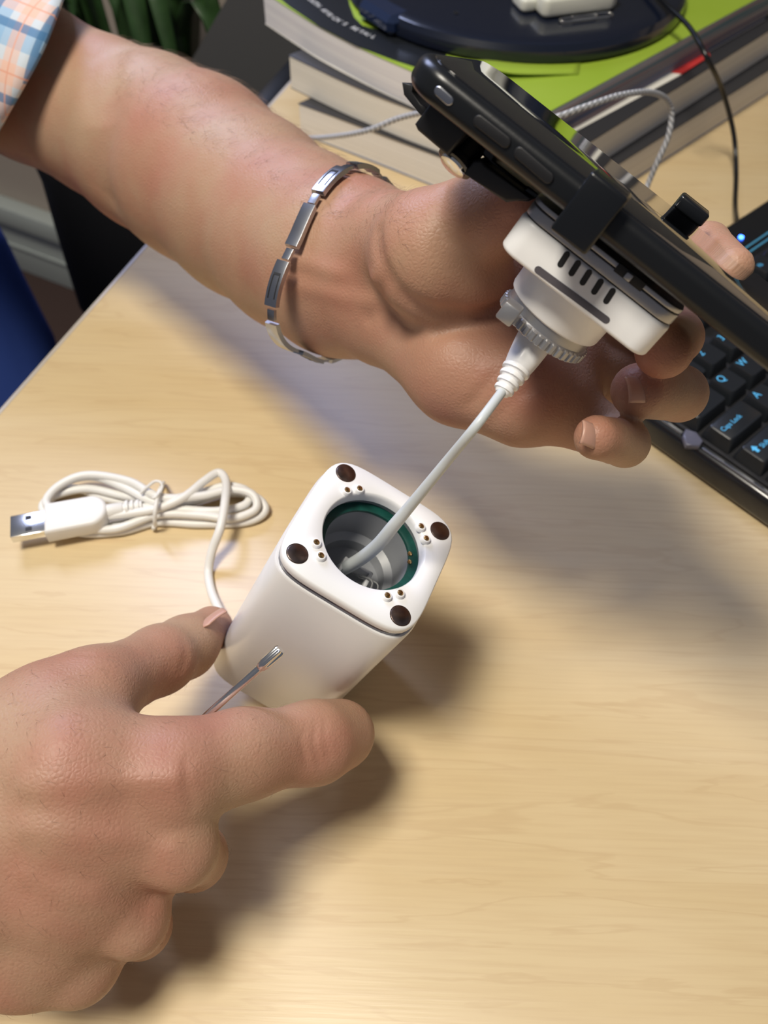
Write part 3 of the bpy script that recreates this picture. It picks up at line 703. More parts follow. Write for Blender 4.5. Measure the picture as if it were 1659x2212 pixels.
bm = bmesh.new(); prism_bm(bm, headf, rrect(HWid*.97, hd*.97, .0050, 8, (HU0+HU1)/2, cyw), HVM-.0004, HVM+.0006); finish('seam', bm, MAT['hole'], head)
bm = bmesh.new(); prism_bm(bm, headf, rrect(HWid*.97, hd*.97, .0050, 8, (HU0+HU1)/2, cyw), HV0+(HV1-HV0)*.87-.0003, HV0+(HV1-HV0)*.89); finish('seam', bm, MAT['hole'], head)
bm = bmesh.new(); prism_bm(bm, headf, rrect(HWid*.985, hd*.985, .0053, 8, (HU0+HU1)/2, cyw), HV0+(HV1-HV0)*.89, HV1-.0003, .0003, 2); finish('silver_cap', bm, MAT['silver'], head)
nearf = (AO, np.stack([au, av, aw], 1)); zf = hw0
def head_slot(name, p0, p1, h, mat, lift=.00012, sq=False):
    a_, b_ = uv(*p0, hw0), uv(*p1, hw0); cx, cy = (a_[0]+b_[0])/2, (a_[1]+b_[1])/2; L = math.hypot(b_[0]-a_[0], b_[1]-a_[1]); bm = bmesh.new()
    prism_bm(bm, nearf, slot(L, h, 8, cx, cy, math.atan2(b_[1]-a_[1], b_[0]-a_[0])), zf-.001, zf+lift, .00005, 1); return finish(name, bm, mat, head)
for x, y in ((1217, 561), (1241, 580), (1265, 600), (1290, 620), (1316, 640)):
    head_slot('vent_slot', (x-10, y+16), (x+11, y-17), .0016, MAT['hole'])
head_slot('status_window', (1156, 578), (1316, 696), .0019, MAT['strip'])
# selector switch recess
s0, s1 = uv(1330, 576, hw0), uv(1392, 622, hw0)
bm = bmesh.new(); box_bm(bm, (AO+au*((s0[0]+s1[0])/2)+av*((s0[1]+s1[1])/2)+aw*hw0, nearf[1]), (-.0042, -.0012, -.001), (.0042, .0012, .0002), .0001); sw = finish('switch_recess', bm, MAT['hole'], head)
bm = bmesh.new(); box_bm(bm, (AO+au*((s0[0]+s1[0])/2)+av*((s0[1]+s1[1])/2)+aw*hw0, nearf[1]), (-.0014, -.0011, 0), (.0006, .0009, .0007), .0004); finish('switch_knob', bm, MAT['silver'], sw)
# barrel, knurled ring
bl = uv(1116, 628, hw0-.006)
bw = -(hw0)+hd*.5
cc = AO+au*((uv(1113, 625, -bw)[0]+uv(1310, 770, -bw)[0])/2)-aw*bw
BR = .0148
def silh(px, py): return uv(px, py, -bw+.0)
bf_ = (AO+au*((HU0+HU1)/2-.0014)-aw*bw, np.stack([au, -aw, av], 1))
bm = bmesh.new(); lathe_bm(bm, bf_, [(BR*.93, HV0-.0108), (BR*.98, HV0-.0103), (BR, HV0-.0095), (BR*1.02, HV0+.001)], 64); finish('barrel', bm, MAT['white'], head, auto=30)
def knurl():
    t = bmesh.new(); n = 200; rings = []
    z1 = HV0-.0100; R = BR*.93
    for r, z, k in ((R*.90, z1-.0068, 0), (R*1.03, z1-.0068, 1), (R*1.07, z1-.0064, 1), (R*1.07, z1-.0040, 1), (R*1.02, z1-.0036, 0), (R*.98, z1-.0034, 0), (R*.98, z1+.001, 0)):
        ring = []
        for i in range(n):
            g = 1.0-(.035 if (k and (i % 5) < 2) else 0); an = 2*math.pi*i/n; ring.append(t.verts.new((r*g*math.cos(an), r*g*math.sin(an), z)))
        rings.append(ring)
    for A, B in zip(rings[:-1], rings[1:]):
        for i in range(n): t.faces.new([A[i], A[(i+1) % n], B[(i+1) % n], B[i]])
    t.faces.new(rings[0][::-1]); bm = bmesh.new(); merge(bm, t, bf_); return finish('knurled_ring', bm, MAT['silver'], head, auto=25)
knurl()
axis0 = bf_[0]+av*(HV0-.0158)
# lever on the ring
lv0 = P(1100, 672, .222)
bm = bmesh.new(); box_bm(bm, frame(lv0, au, av, aw), (-.0022, -.0028, -.003), (.0028, .0026, .003), .0007); finish('release_catch', bm, MAT['silver'], head)
# cable with strain relief: leaves the ring, enters the housing opening
c_start = axis0+av*.002
reliefs = []
p_top = P(1150, 745, float(-(M.T@(c_start-EYE))[2])); zc = float(-(M.T@(c_start-EYE))[2])
print('cable Z', zc, 'axis px', 829.5+F*(M.T@(c_start-EYE))[0]/zc, 1106-F*(M.T@(c_start-EYE))[1]/zc)
cd = nrm(P(1085, 850, zc-.002)-P(1150, 745, zc))
q0 = P(1158, 730, zc)
tube('cable_plug', [[*q0, .0054], [*(q0+cd*.003), .0052], [*(q0+cd*.0100), .0042], [*(q0+cd*.0112), .0030]], 0, MAT['white'], head, n=32, per=4)
for i in range(4):
    qq = q0+cd*(.0107+i*.0022); R_ = .0043-i*.00042
    bm = bmesh.new(); fr = frame(qq, np.cross(cd, aw), np.cross(cd, np.cross(cd, aw)), cd); lathe_bm(bm, fr, [(R_*.75, -.0001), (R_*.97, .0001), (R_, .0005), (R_*.98, .0012), (R_*.80, .0014), (R_*.66, .0022)], 32); finish('strain_relief', bm, MAT['white'], head)
ce = q0+cd*.017
bend = Ob+Rb@np.array([-.28*a, -.30*a, -.9*a])
path = [[*ce, .0014], [*P(1030, 918, .228), .0014], [*P(960, 1003, .243), .00155], [*P(890, 1088, .258), .0018], [*P(850, 1136, .266), .0021], [*P(815, 1178, .277), .0023], [*P(775, 1210, .289), .0024], [*P(735, 1232, .302), .0024], [*P(700, 1245, .315), .0024]]
tube('head_cable', path, 0, MAT['cable_grey'], head, n=20, per=12)

# phone clamp
clamp = empty('phone_clamp', label='black plastic phone clamp with arm, screw knob and two gripping jaws', cat='clamp')
# near jaw: an L over the phone's near edge
j = uv(1275, 460, .004)
ju0, ju1 = uv(1240, 400, .003)[0], uv(1325, 470, .003)[0]
jc = (uv(1247, 470, .003)[0]+uv(1305, 470, .003)[0])/2+.0
ju = uv(1272, 462, .003)[0]; 
bm = bmesh.new()
box_bm(bm, (AO+au*ju, sidef[1]), (-.0052, -.0080, .0003), (.0052, PH/2+.0032, .0042), .0009, 3)      # plate on the phone's side
box_bm(bm, (AO+au*ju, sidef[1]), (-.0052, PH/2+.0006, -.0075), (.0052, PH/2+.0032, .0030), .0009, 3)   # lip over the screen
box_bm(bm, (AO+au*ju, sidef[1]), (-.0052, -.0080, -.012), (.0052, -PH/2-.0006, .0030), .0009, 3)      # below
finish('jaw', bm, MAT['dark'], clamp)
far = uv(1458, 494, -.069)
bm = bmesh.new(); box_bm(bm, (AO+au*far[0]+aw*(-.067), sidef[1]), (-.005, -.006, -.0045), (.005, PH/2+.0048, -.0004), .0008, 3)
box_bm(bm, (AO+au*far[0]+aw*(-.067), sidef[1]), (-.005, PH/2+.0008, -.0040), (.005, PH/2+.0048, .0060), .0008, 3); finish('jaw', bm, MAT['dark'], clamp)
# cross bar behind the phone joining the jaws and the back plate
bm = bmesh.new(); box_bm(bm, (AO, headf[1]), (ju-.004, .022, -PH/2-.0022), (far[0]+.004, .066, -PH/2-.0005), .0008); finish('back_plate', bm, MAT['matt_black'], clamp)
def plate_px(name, px, w0, w1, mat, bev=.0012):
    pts = [uv(x, y, w1) for x, y in px]; bm = bmesh.new(); prism_bm(bm, sidef, pts, w0, w1, bev, 3); return finish(name, bm, mat, clamp, auto=50)
plate_px('hook_arm', [(868, 178), (872, 205), (905, 246), (925, 262), (940, 246), (908, 224), (890, 198), (892, 184)], -.040, -.018, MAT['matt_black'], .0003)
plate_px('block', [(934, 214), (1012, 285), (966, 338), (900, 282), (894, 268)], -.040, -.014, MAT['matt_black'])
k0 = P(1035, 290, .214); k1 = P(975, 362, .214)
kd_ = nrm(k1-k0); L = float(np.linalg.norm(k1-k0))
kfm = frame(k0, np.cross(kd_, aw), np.cross(kd_, np.cross(kd_, aw)), kd_)
bm = bmesh.new(); lathe_bm(bm, kfm, [(.0040, -.004), (.0042, 0), (.0042, L*.72), (.0050, L*.73), (.0052, L*.78), (.0052, L*.90), (.0044, L*.93)], 32); finish('hinge_barrel', bm, MAT['dark'], clamp)
bm = bmesh.new(); lathe_bm(bm, kfm, [(.0040, L*.93), (.0038, L*.99), (.0026, L*1.03), (.0002, L*1.04)], 24); finish('screw_head', bm, MAT['chrome'], clamp)
plate_px('sliding_arm', [(1040, 344), (1052, 356), (1148, 430), (1092, 438), (1000, 376), (1022, 346)], -.034, -.016, MAT['matt_black'], .0010)
plate_px('slot_rail', [(1050, 300), (1074, 332), (1064, 346), (1130, 398), (1160, 420), (1142, 436), (1060, 362), (1030, 320)], -.038, -.022, MAT['dark'], .0008)
plate_px('end_cap', [(1140, 402), (1168, 424), (1140, 436), (1104, 434)], -.034, -.020, MAT['dark'], .0006)

# ================================================================ usb cable coil on the desk
usb = empty('usb_cable', label='white coiled USB cable tied with a plastic-coated wire on the desk', cat='cable')
r_c = .0021
def dz(x, y, h): return [*D(x, y, h)]
def coil(name, pts): return tube(name, [dz(x, y, h) for x, y, h in pts], r_c, MAT['cable'], usb, n=14, per=10)
h1, h2, h3, h4 = .0021, .0060, .0098, .0136
path = [(285, 1098, .009), (330, 1096, .008), (400, 1101, .0072), (470, 1104, .007), (530, 1090, .0064), (535, 1062, .0062), (490, 1050, .006), (420, 1068, .006), (345, 1080, .0062), (270, 1072, .006),
        (190, 1056, .0055), (120, 1070, .005), (92, 1096, .0035), (120, 1128, h1), (190, 1143, h1), (260, 1133, h1), (340, 1118, .0028), (430, 1124, .0028), (520, 1118, h1), (562, 1095, h1), (540, 1070, h1), (480, 1066, .0035), (400, 1088, .0030), (330, 1092, h1),
        (240, 1080, h1), (160, 1055, h1), (110, 1078, h1), (110, 1115, h1), (170, 1150, h1), (260, 1148, h1), (340, 1128, h1), (430, 1132, h1), (530, 1128, h1), (572, 1105, .0035), (556, 1076, .006), (500, 1060, .0085), (420, 1082, .0065), (340, 1086, .0098),
        (265, 1052, .0098), (205, 1030, .009), (150, 1038, .0075), (105, 1075, .0065), (120, 1110, .0055), (180, 1138, .0055), (250, 1142, .0055), (340, 1112, .0072), (430, 1113, .0070), (500, 1120, .0062), (552, 1100, .0072), (545, 1068, .0098), (500, 1058, .0105), (430, 1072, .0112), (345, 1074, .0128),
        (280, 1040, .0120), (190, 1026, .0110), (130, 1048, .0098), (100, 1085, .0085), (130, 1110, .0080), (200, 1118, .0075), (290, 1108, .0095), (345, 1097, .0112),
        (400, 1072, .0130), (440, 1040, .0120), (472, 1021, .0110), (488, 1040, .0120), (486, 1085, .0170), (476, 1140, .0150), (458, 1190, .0080), (450, 1235, .0022), (456, 1275, .0022), (470, 1310, .004), (490, 1350, .006), (510, 1400, .009)]
coil('cord', path)
pf_ = D(100, 1130, .0092); pe = D(235, 1105, .0092); pu = nrm(pe-pf_); pw = np.cross((0, 0, 1), pu)
pfr_ = (pf_, np.stack([pu, pw, np.array([0, 0, 1.0])], 1)); PL = float(np.linalg.norm(pe-pf_))
def plug():
    bw2 = .0088
    out = [(0, -bw2), (PL*.72, -bw2)]+[(PL*.72+PL*.28*math.sin(t), -bw2*math.cos(t)) for t in np.linspace(.15, math.pi-.15, 14)]+[(PL*.72, bw2), (0, bw2)]
    bm = bmesh.new(); prism_bm(bm, pfr_, out, -.0045, .0045, .0018, 4); finish('plug_body', bm, MAT['cable'], usb, auto=50)
    bm = bmesh.new(); box_bm(bm, pfr_, (-.0158, -.0064, -.0023), (.002, .0064, .0023), .0004); sh = finish('plug_shell', bm, MAT['chrome'], usb)
    for s_ in (-1, 1): bm = bmesh.new(); box_bm(bm, pfr_, (-.0088, s_*.0034-.0012, .0021), (-.0060, s_*.0034+.0012, .0025)); finish('shell_hole', bm, MAT['hole'], sh)
    bm = bmesh.new(); box_bm(bm, pfr_, (-.0159, -.0056, -.0016), (-.0150, .0056, .0016)); finish('shell_opening', bm, MAT['hole'], sh)
plug()
ax_ = nrm(D(292, 1096, .0092)-pe)
for i, (s0_, L0, R0_) in enumerate(((-.002, .0090, .0037), (.0080, .0018, .0041), (.0105, .0018, .0039), (.0130, .0018, .0036), (.0065, .0095, .0028))):
    fr = frame(pe+ax_*s0_, np.cross(ax_, (0, 0, 1)), (0, 0, 1), ax_); bm = bmesh.new(); lathe_bm(bm, fr, [(R0_*.9, 0), (R0_, .0003), (R0_*(.93 if i == 0 else 1), L0-.0003), (R0_*.88, L0)], 24); finish('strain_relief', bm, MAT['cable'], usb)
# twist tie
tt = [(338, 1092, .0158), (344, 1054, .0170), (340, 1045, .009), (333, 1060, .0008)]
tie = [dz(336, 1136, .0050), dz(334, 1122, .0105), dz(336, 1100, .0150), dz(341, 1070, .0168), dz(347, 1054, .0150), dz(352, 1046, .0080), dz(352, 1046, .0015), dz(340, 1090, .0010), dz(334, 1130, .0012), dz(331, 1142, .0022), dz(333, 1138, .0045)]
tube('wire_tie', tie, .0010, MAT['cable'], usb, n=8, per=8)
tube('wire_tie', [dz(303, 1066, .014), dz(318, 1052, .0165), dz(334, 1040, .0185), dz(347, 1042, .0190), dz(350, 1054, .0178), dz(338, 1072, .0178), dz(330, 1076, .0172)], .0007, MAT['cable'], usb, n=8, per=8)

# ================================================================ screwdriver
sd = empty('screwdriver', label='thin steel screwdriver with a star tip held in the near hand', cat='screwdriver')
s_tip, s_in = P(606, 1403, .262), P(443, 1549, .266); sdir = nrm(s_tip-s_in)
shaft_end = s_in-sdir*.055
tipb = s_tip-sdir*.0085
tube('shaft', [[*shaft_end, .00125], [*s_in, .00125], [*tipb, .00125]], 0, MAT['chrome'], sd, n=20, per=4)
def star():
    fr = frame(tipb, np.cross(sdir, aw), np.cross(sdir, np.cross(sdir, aw)), sdir); t = bmesh.new(); n = 48; rings = []
    for r, z, k in ((.00125, -.0008, 0), (.0017, 0, .2), (.0021, .002, 1), (.0021, .0080, 1), (.0017, .0086, 1)):
        rings.append([t.verts.new((r*(1-.22*k*(.5+.5*math.cos(6*2*math.pi*i/n)))*math.cos(2*math.pi*i/n), r*(1-.22*k*(.5+.5*math.cos(6*2*math.pi*i/n)))*math.sin(2*math.pi*i/n), z)) for i in range(n)])
    for A, B in zip(rings[:-1], rings[1:]):
        for i in range(n): t.faces.new([A[i], A[(i+1) % n], B[(i+1) % n], B[i]])
    t.faces.new(rings[0][::-1]); t.faces.new(rings[-1]); bm = bmesh.new(); merge(bm, t, fr); finish('star_tip', bm, MAT['chrome'], sd, auto=30)
star()
hf = frame(shaft_end+sdir*.006, np.cross(sdir, aw), np.cross(sdir, np.cross(sdir, aw)), -sdir)
bm = bmesh.new(); lathe_bm(bm, hf, [(.0015, 0), (.0045, .001), (.0055, .006), (.0048, .012), (.006, .02), (.006, .045), (.004, .05)], 24); finish('handle', bm, MAT['dark'], sd)

# ================================================================ person: implicit surface -> mesh
class Field:
    def __init__(s, lo, hi, h):
        s.lo = np.array(lo); s.h = h; s.n = np.ceil((np.array(hi)-s.lo)/h).astype(int)+1
        s.F = np.full(s.n, .03, np.float32)
    def sub(s, lo, hi):
        a_ = np.maximum(0, np.floor((np.minimum(lo, hi)-s.lo)/s.h).astype(int)); b_ = np.minimum(s.n, np.ceil((np.maximum(lo, hi)-s.lo)/s.h).astype(int)+1)
        if np.any(b_ <= a_): return None
        g = [s.lo[i]+s.h*np.arange(a_[i], b_[i]) for i in range(3)]
        X = np.stack(np.meshgrid(*g, indexing='ij'), -1).astype(np.float32); return tuple(slice(a_[i], b_[i]) for i in range(3)), X
    @staticmethod
    def cone(X, A, B, ra, rb, flat=None):
        if flat is not None:       # squash along an axis
            n_, k = flat; m = (A+B)/2; d = (X-m)@n_; X = X+d[..., None]*n_*(1/k-1); A = A+((A-m)@n_)*n_*(1/k-1); B = B+((B-m)@n_)*n_*(1/k-1)
        ab = B-A; L2 = float(ab@ab)+1e-12; t = np.clip(((X-A)@ab)/L2, 0, 1); d = np.linalg.norm(X-(A+t[..., None]*ab), axis=-1)
        t2 = t*t*(3-2*t)*.5+t*.5
        return d-(ra+(rb-ra)*t2)
    def add(s, A, B, ra, rb, k=.008, flat=None):
        A, B = np.asarray(A, float), np.asarray(B, float); m = max(ra, rb)+k+.004
        r = s.sub(np.minimum(A, B)-m, np.maximum(A, B)+m)
        if r is None: return
        sl, X = r; d = s.cone(X, A, B, ra, rb, flat).astype(np.float32); a_ = s.F[sl]
        hh = np.maximum(k-np.abs(a_-d), 0)/k; s.F[sl] = np.minimum(a_, d)-hh*hh*k*.25
    def dent(s, pts, depth, width):
        """groove (depth > 0) or ridge (depth < 0) along a path"""
        pts = [np.asarray(p, float) for p in pts]; m = width*3
        r = s.sub(np.min(pts, 0)-m, np.max(pts, 0)+m)
        if r is None: return
        sl, X = r; d = None
        for A, B in zip(pts[:-1], pts[1:]):
            q_ = s.cone(X, A, B, 0, 0); d = q_ if d is None else np.minimum(d, q_)
        s.F[sl] += (depth*np.exp(-(d/width)**2)).astype(np.float32)
    def mesh(s):
        Fd = s.F; ins = Fd < 0; nx, ny, nz = (Fd.shape[0]-1, Fd.shape[1]-1, Fd.shape[2]-1)
        cs = np.zeros((nx, ny, nz), np.int8)
        for dx in (0, 1):
            for dy in (0, 1):
                for dz_ in (0, 1): cs += ins[dx:dx+nx, dy:dy+ny, dz_:dz_+nz]
        act = (cs > 0) & (cs < 8); idx = np.full(act.shape, -1, np.int64); cells = np.argwhere(act); idx[act] = np.arange(len(cells))
        acc = np.zeros((len(cells), 3)); cnt = np.zeros(len(cells))
        for ax in range(3):
            o1, o2 = [i for i in range(3) if i != ax]
            for i1 in (0, 1):
                for i2 in (0, 1):
                    off = np.zeros(3, int); off[o1] = i1; off[o2] = i2; p = cells+off; q = p.copy(); q[:, ax] += 1
                    fa, fb = Fd[p[:, 0], p[:, 1], p[:, 2]], Fd[q[:, 0], q[:, 1], q[:, 2]]; cr = (fa < 0) != (fb < 0); t = np.where(cr, fa/np.where(cr, fa-fb, 1), 0)
                    pos = off[None].repeat(len(cells), 0).astype(float); pos[:, ax] = t; acc[cr] += pos[cr]; cnt[cr] += 1
        V = s.lo+s.h*(cells+acc/cnt[:, None]); faces = []
        for ax in range(3):
            o1, o2 = (ax+1) % 3, (ax+2) % 3
            a_ = [slice(None)]*3; b_ = [slice(None)]*3; a_[ax] = slice(0, -1); b_[ax] = slice(1, None)
            cr = ins[tuple(a_)] != ins[tuple(b_)]; e = np.argwhere(cr)
            e = e[(e[:, o1] > 0) & (e[:, o2] > 0) & (e[:, o1] < Fd.shape[o1]-1) & (e[:, o2] < Fd.shape[o2]-1)]
            sgn = ins[e[:, 0], e[:, 1], e[:, 2]]; q = []
            for d1, d2 in ((-1, -1), (0, -1), (0, 0), (-1, 0)):
                c = e.copy(); c[:, o1] += d1; c[:, o2] += d2; q.append(idx[c[:, 0], c[:, 1], c[:, 2]])
            q = np.stack(q, 1); q[~sgn] = q[~sgn][:, ::-1]; faces.append(q)
        Fc = np.concatenate(faces); Fc = Fc[(Fc >= 0).all(1)]; return V, Fc
def surf(px, py, V, r=9):
    """nearest surface depth of a mesh at a pixel"""
    q = (V-EYE)@M; z = -q[:, 2]; x = 829.5+F*q[:, 0]/z; y = 1106-F*q[:, 1]/z; s = (np.abs(x-px) < r) & (np.abs(y-py) < r); return float(z[s].min()) if s.any() else None
def pr(t):
    q = math.hypot(t[0]-829.5, t[1]-1106)/F; return P(t[0], t[1], t[2]), t[3]*t[2]/F*(1+q*q)**-.42
def chain(fd, pts, k=.008, flat=None):
    for a_, b_ in zip(pts[:-1], pts[1:]):
        (A, ra), (B, rb) = pr(a_), pr(b_); fd.add(A, B, ra, rb, k, flat)
view = lambda px, py: nrm(P(px, py, 1)-EYE)

LEFT = dict(
    arm=[(-620, -120, .52, 215), (-300, 20, .49, 200), (65, 178, .455, 184), (235, 262, .44, 178)],
    fore=[(235, 262, .44, 176), (330, 312, .428, 194), (430, 368, .41, 203), (540, 450, .39, 196), (650, 525, .365, 190)],
    wrist=[(650, 525, .362, 190), (740, 577, .338, 188), (840, 605, .322, 184)],
    palm=[[(850, 700, .318, 90), (1000, 800, .292, 112), (1140, 850, .284, 108), (1215, 872, .284, 84)],
          [(860, 650, .318, 110), (1080, 760, .297, 110), (1230, 780, .292, 86)],
          [(860, 600, .318, 110), (1090, 680, .302, 108), (1260, 700, .300, 84)],
          [(860, 560, .318, 110), (1090, 600, .302, 100), (1290, 610, .305, 80)]],
    thenar=[(848, 520, .302, 100), (940, 560, .276, 124), (1020, 585, .274, 88)],
    thumb=[(930, 525, .274, 104), (1035, 472, .262, 84), (1080, 452, .252, 74), (1122, 425, .243, 56)],
    pinky=[(1200, 880, .284, 78), (1330, 945, .281, 58), (1350, 957, .262, 53), (1288, 945, .246, 50)],
    ring=[(1220, 790, .292, 78), (1430, 825, .298, 63), (1466, 850, .278, 63), (1380, 844, .258, 63)],
    middle=[(1250, 700, .298, 82), (1440, 700, .290, 66), (1460, 728, .262, 60), (1434, 756, .243, 66)],
    index=[(1280, 610, .304, 80), (1430, 545, .298, 60), (1528, 530, .262, 52), (1586, 576, .239, 46)])
fl = Field(P(-260, 400, .5)*0+np.array([0, 0, 0]), (0.01,)*3, .01) if False else None
def bounds(groups, extra=.012):
    pts = []
    for g in groups:
        for t in g: c, r = pr(t); pts += [c-r-extra, c+r+extra]
    return np.min(pts, 0), np.max(pts, 0)
lg = [LEFT['arm'][1:], LEFT['fore'], LEFT['wrist'], *LEFT['palm'], LEFT['thenar'], LEFT['thumb'], LEFT['pinky'], LEFT['ring'], LEFT['middle'], LEFT['index']]
lo, hi = bounds(lg)
fl = Field(lo, hi, .0013); print('left grid', fl.n)
vw = view(740, 577)
chain(fl, LEFT['arm'][1:], .008); chain(fl, LEFT['fore'], .008); chain(fl, LEFT['wrist'], .010, (vw, .80))
for g in LEFT['palm']: chain(fl, g, .009)
chain(fl, LEFT['thenar'], .010); chain(fl, LEFT['thumb'], .009)
for k_ in ('pinky', 'ring', 'middle', 'index'): chain(fl, LEFT[k_], .002)
# soft bulges and creases of the left arm and hand
V0L, _ = fl.mesh()
def onsurf(V0, x, y, z):
    zz = surf(x, y, V0, 12); return P(x, y, zz if zz else z)
fl.dent([P(250, 110, .40), P(215, 260, .375), P(245, 420, .40)], .0022, .009)
fl.dent([P(205, 130, .40), P(180, 260, .38), P(190, 400, .40)], .0012, .006)
for q_ in (dict(p=[(805, 500, .283), (812, 570, .279), (850, 630, .272), (930, 680, .266), (1020, 690, .270), (1110, 660, .275)], d=.0030, w=.0032),
           dict(p=[(960, 395, .250), (945, 470, .240), (960, 515, .240), (1000, 535, .243)], d=.0009, w=.0018),
           dict(p=[(985, 400, .245), (968, 450, .238), (985, 510, .238)], d=.0007, w=.0015),
           dict(p=[(640, 560, .326), (720, 590, .306), (800, 610, .290)], d=-.0012, w=.0035),
           dict(p=[(640, 620, .326), (720, 640, .308), (800, 655, .292)], d=-.0010, w=.0035),
           dict(p=[(790, 690, .288), (830, 600, .284), (800, 520, .284)], d=.0012, w=.0025),
           dict(p=[(940, 720, .262), (1040, 700, .267), (1180, 730, .272)], d=.0014, w=.002),
           dict(p=[(1010, 880, .262), (1090, 790, .268), (1180, 740, .275)], d=.0010, w=.002),
           dict(p=[(1060, 920, .262), (1110, 860, .262), (1150, 840, .265)], d=.0008, w=.0018)):
    fl.dent([onsurf(V0L, *t) for t in q_['p']], q_['d'], q_['w'])
VL, FL = fl.mesh()

RIGHT = dict(
    fore=[(-520, 1900, .262, 300), (-240, 1850, .252, 290), (-60, 1820, .245, 250)],
    mc=[[(-60, 1690, .252, 130), (160, 1650, .246, 135), (380, 1668, .250, 108)],
        [(-60, 1790, .250, 130), (160, 1780, .244, 125), (385, 1832, .248, 88)],
        [(-60, 1890, .250, 130), (140, 1920, .246, 120), (287, 1990, .251, 78)],
        [(-60, 2010, .254, 150), (60, 2050, .254, 125), (172, 2085, .256, 90)],
        [(-20, 1760, .250, 130), (230, 1770, .250, 105), (330, 1780, .256, 80)],
        [(-20, 1860, .250, 140), (190, 1860, .250, 110), (300, 1900, .258, 72)],
        [(-20, 1980, .254, 140), (120, 1985, .253, 110), (205, 2020, .262, 70)]],
    mid=[(385, 1832, .248, 90), (420, 1850, .276, 72), (330, 1800, .296, 66)],
    ring=[(287, 1990, .251, 80), (305, 2002, .272, 68), (220, 1930, .286, 62)],
    lit=[(172, 2085, .256, 90), (188, 2092, .268, 60), (100, 2010, .278, 56)],
    thumbmc=[(-40, 1622, .254, 124), (100, 1545, .262, 102), (205, 1492, .270, 96)],
    thumb=[(205, 1492, .270, 92), (345, 1425, .300, 72), (400, 1398, .316, 64), (456, 1356, .332, 48)],
    index=[(380, 1668, .250, 112), (520, 1630, .262, 92), (680, 1604, .280, 84)],
    index2=[(680, 1602, .280, 80), (735, 1586, .292, 64), (744, 1576, .310, 57)])
rgp = [RIGHT['fore'], *RIGHT['mc'], RIGHT['mid'], RIGHT['ring'], RIGHT['lit'], RIGHT['thumbmc'], RIGHT['thumb'], RIGHT['index'], RIGHT['index2']]
lo, hi = bounds(rgp)
fr_ = Field(lo, hi, .0010); print('right grid', fr_.n)
vr = view(150, 1800)
chain(fr_, RIGHT['fore'], .012, (vr, .7))
for g in RIGHT['mc']: chain(fr_, g, .010)
chain(fr_, RIGHT['thumbmc'], .014); chain(fr_, RIGHT['thumb'], .006); chain(fr_, RIGHT['index'], .008); chain(fr_, RIGHT['index2'], .008)
for k_ in ('mid', 'ring', 'lit'): chain(fr_, RIGHT[k_], .004)
V0R, _ = fr_.mesh()
for q_ in (dict(p=[(60, 1700, .222), (250, 1690, .222), (380, 1680, .228)], d=-.0010, w=.004),
           dict(p=[(60, 1790, .222), (260, 1810, .222), (370, 1835, .232)], d=-.0010, w=.004),
           dict(p=[(60, 1890, .222), (200, 1940, .226), (280, 1985, .235)], d=-.0010, w=.004),
           dict(p=[(668, 1560, .266), (655, 1600, .264), (668, 1660, .268)], d=.0010, w=.0013),
           dict(p=[(685, 1550, .268), (680, 1605, .266), (694, 1655, .270)], d=.0012, w=.0013),
           dict(p=[(702, 1550, .272), (704, 1600, .270), (712, 1640, .274)], d=.0009, w=.0013),
           dict(p=[(405, 1640, .228), (400, 1690, .226), (420, 1750, .232)], d=.0006, w=.0018),
           dict(p=[(340, 1375, .288), (335, 1400, .280), (350, 1430, .281)], d=.0005, w=.0013),
           dict(p=[(402, 1380, .300), (410, 1410, .298), (400, 1445, .302)], d=.0008, w=.0018)):
    fr_.dent([onsurf(V0R, *t) for t in q_['p']], q_['d'], q_['w'])
VR, FR = fr_.mesh()

def nail(V, Fc, c, ldir, ndir, L, W, n=10):
    """curved finger nail plate"""
    l = nrm(ldir); nn = nrm(np.asarray(ndir)-l*(np.asarray(ndir)@l)); w = np.cross(l, nn); b0 = len(V); rows_ = []
    R_ = W*.85
    for i in range(n+1):
        t = i/n
        for k in range(n+1):
            s = k/n*2-1; wid = W/2*(1-.10*(t-.5)**2-.35*max(0, .18-t)/.18)
            a_ = s*wid/R_; p = c+l*(t-.5)*L*(1-.10*s*s if t > .5 else 1)+w*R_*math.sin(a_)+nn*(R_*(math.cos(a_)-1)-.0006*(2*t-1)**2); rows_.append(p)
    top_ = np.array(rows_); bot = top_-nn*.0007
    V2 = np.concatenate([V, top_, bot]); m = (n+1)**2; q = []
    for i in range(n):
        for k in range(n):
            a_ = b0+i*(n+1)+k; q.append((a_, a_+1, a_+n+2, a_+n+1)); q.append((a_+m, a_+n+1+m, a_+n+2+m, a_+1+m))
    for i in range(n):
        for s0_, s1_ in (((i)*(n+1), (i+1)*(n+1)), ((i+1)*(n+1)+n, i*(n+1)+n), (i+1, i), (n*(n+1)+i, n*(n+1)+i+1)):
            q.append((b0+s0_, b0+s1_, b0+s1_+m, b0+s0_+m))
    return V2, np.concatenate([Fc, np.array(q)])
nL0 = len(FL)
def cam_dir(x, y, z): return M @ np.array([x, y, z], float)
def put_nail(V, Fc, px, py, l, nn, L, W, V0, lift=.0004):
    z = surf(px, py, V0); return nail(V, Fc, P(px, py, z-lift), cam_dir(*l), cam_dir(*nn), L, W)
V0L, V0R = VL.copy(), VR.copy()
VL, FL = put_nail(VL, FL, 1283, 938, (-.75, .25, .55), (.1, .2, .95), .0075, .0076, V0L)
VL, FL = put_nail(VL, FL, 1385, 838, (-.8, -.05, .45), (.15, .15, .95), .0085, .0088, V0L)
VR, FR = put_nail(VR, FR, 452, 1330, (.72, .60, -.55), (-.62, .76, .22), .0115, .0098, V0R, .0002)
nR0 = 0
body_V = np.concatenate([VL, VR]); body_F = np.concatenate([FL, FR+len(VL)])
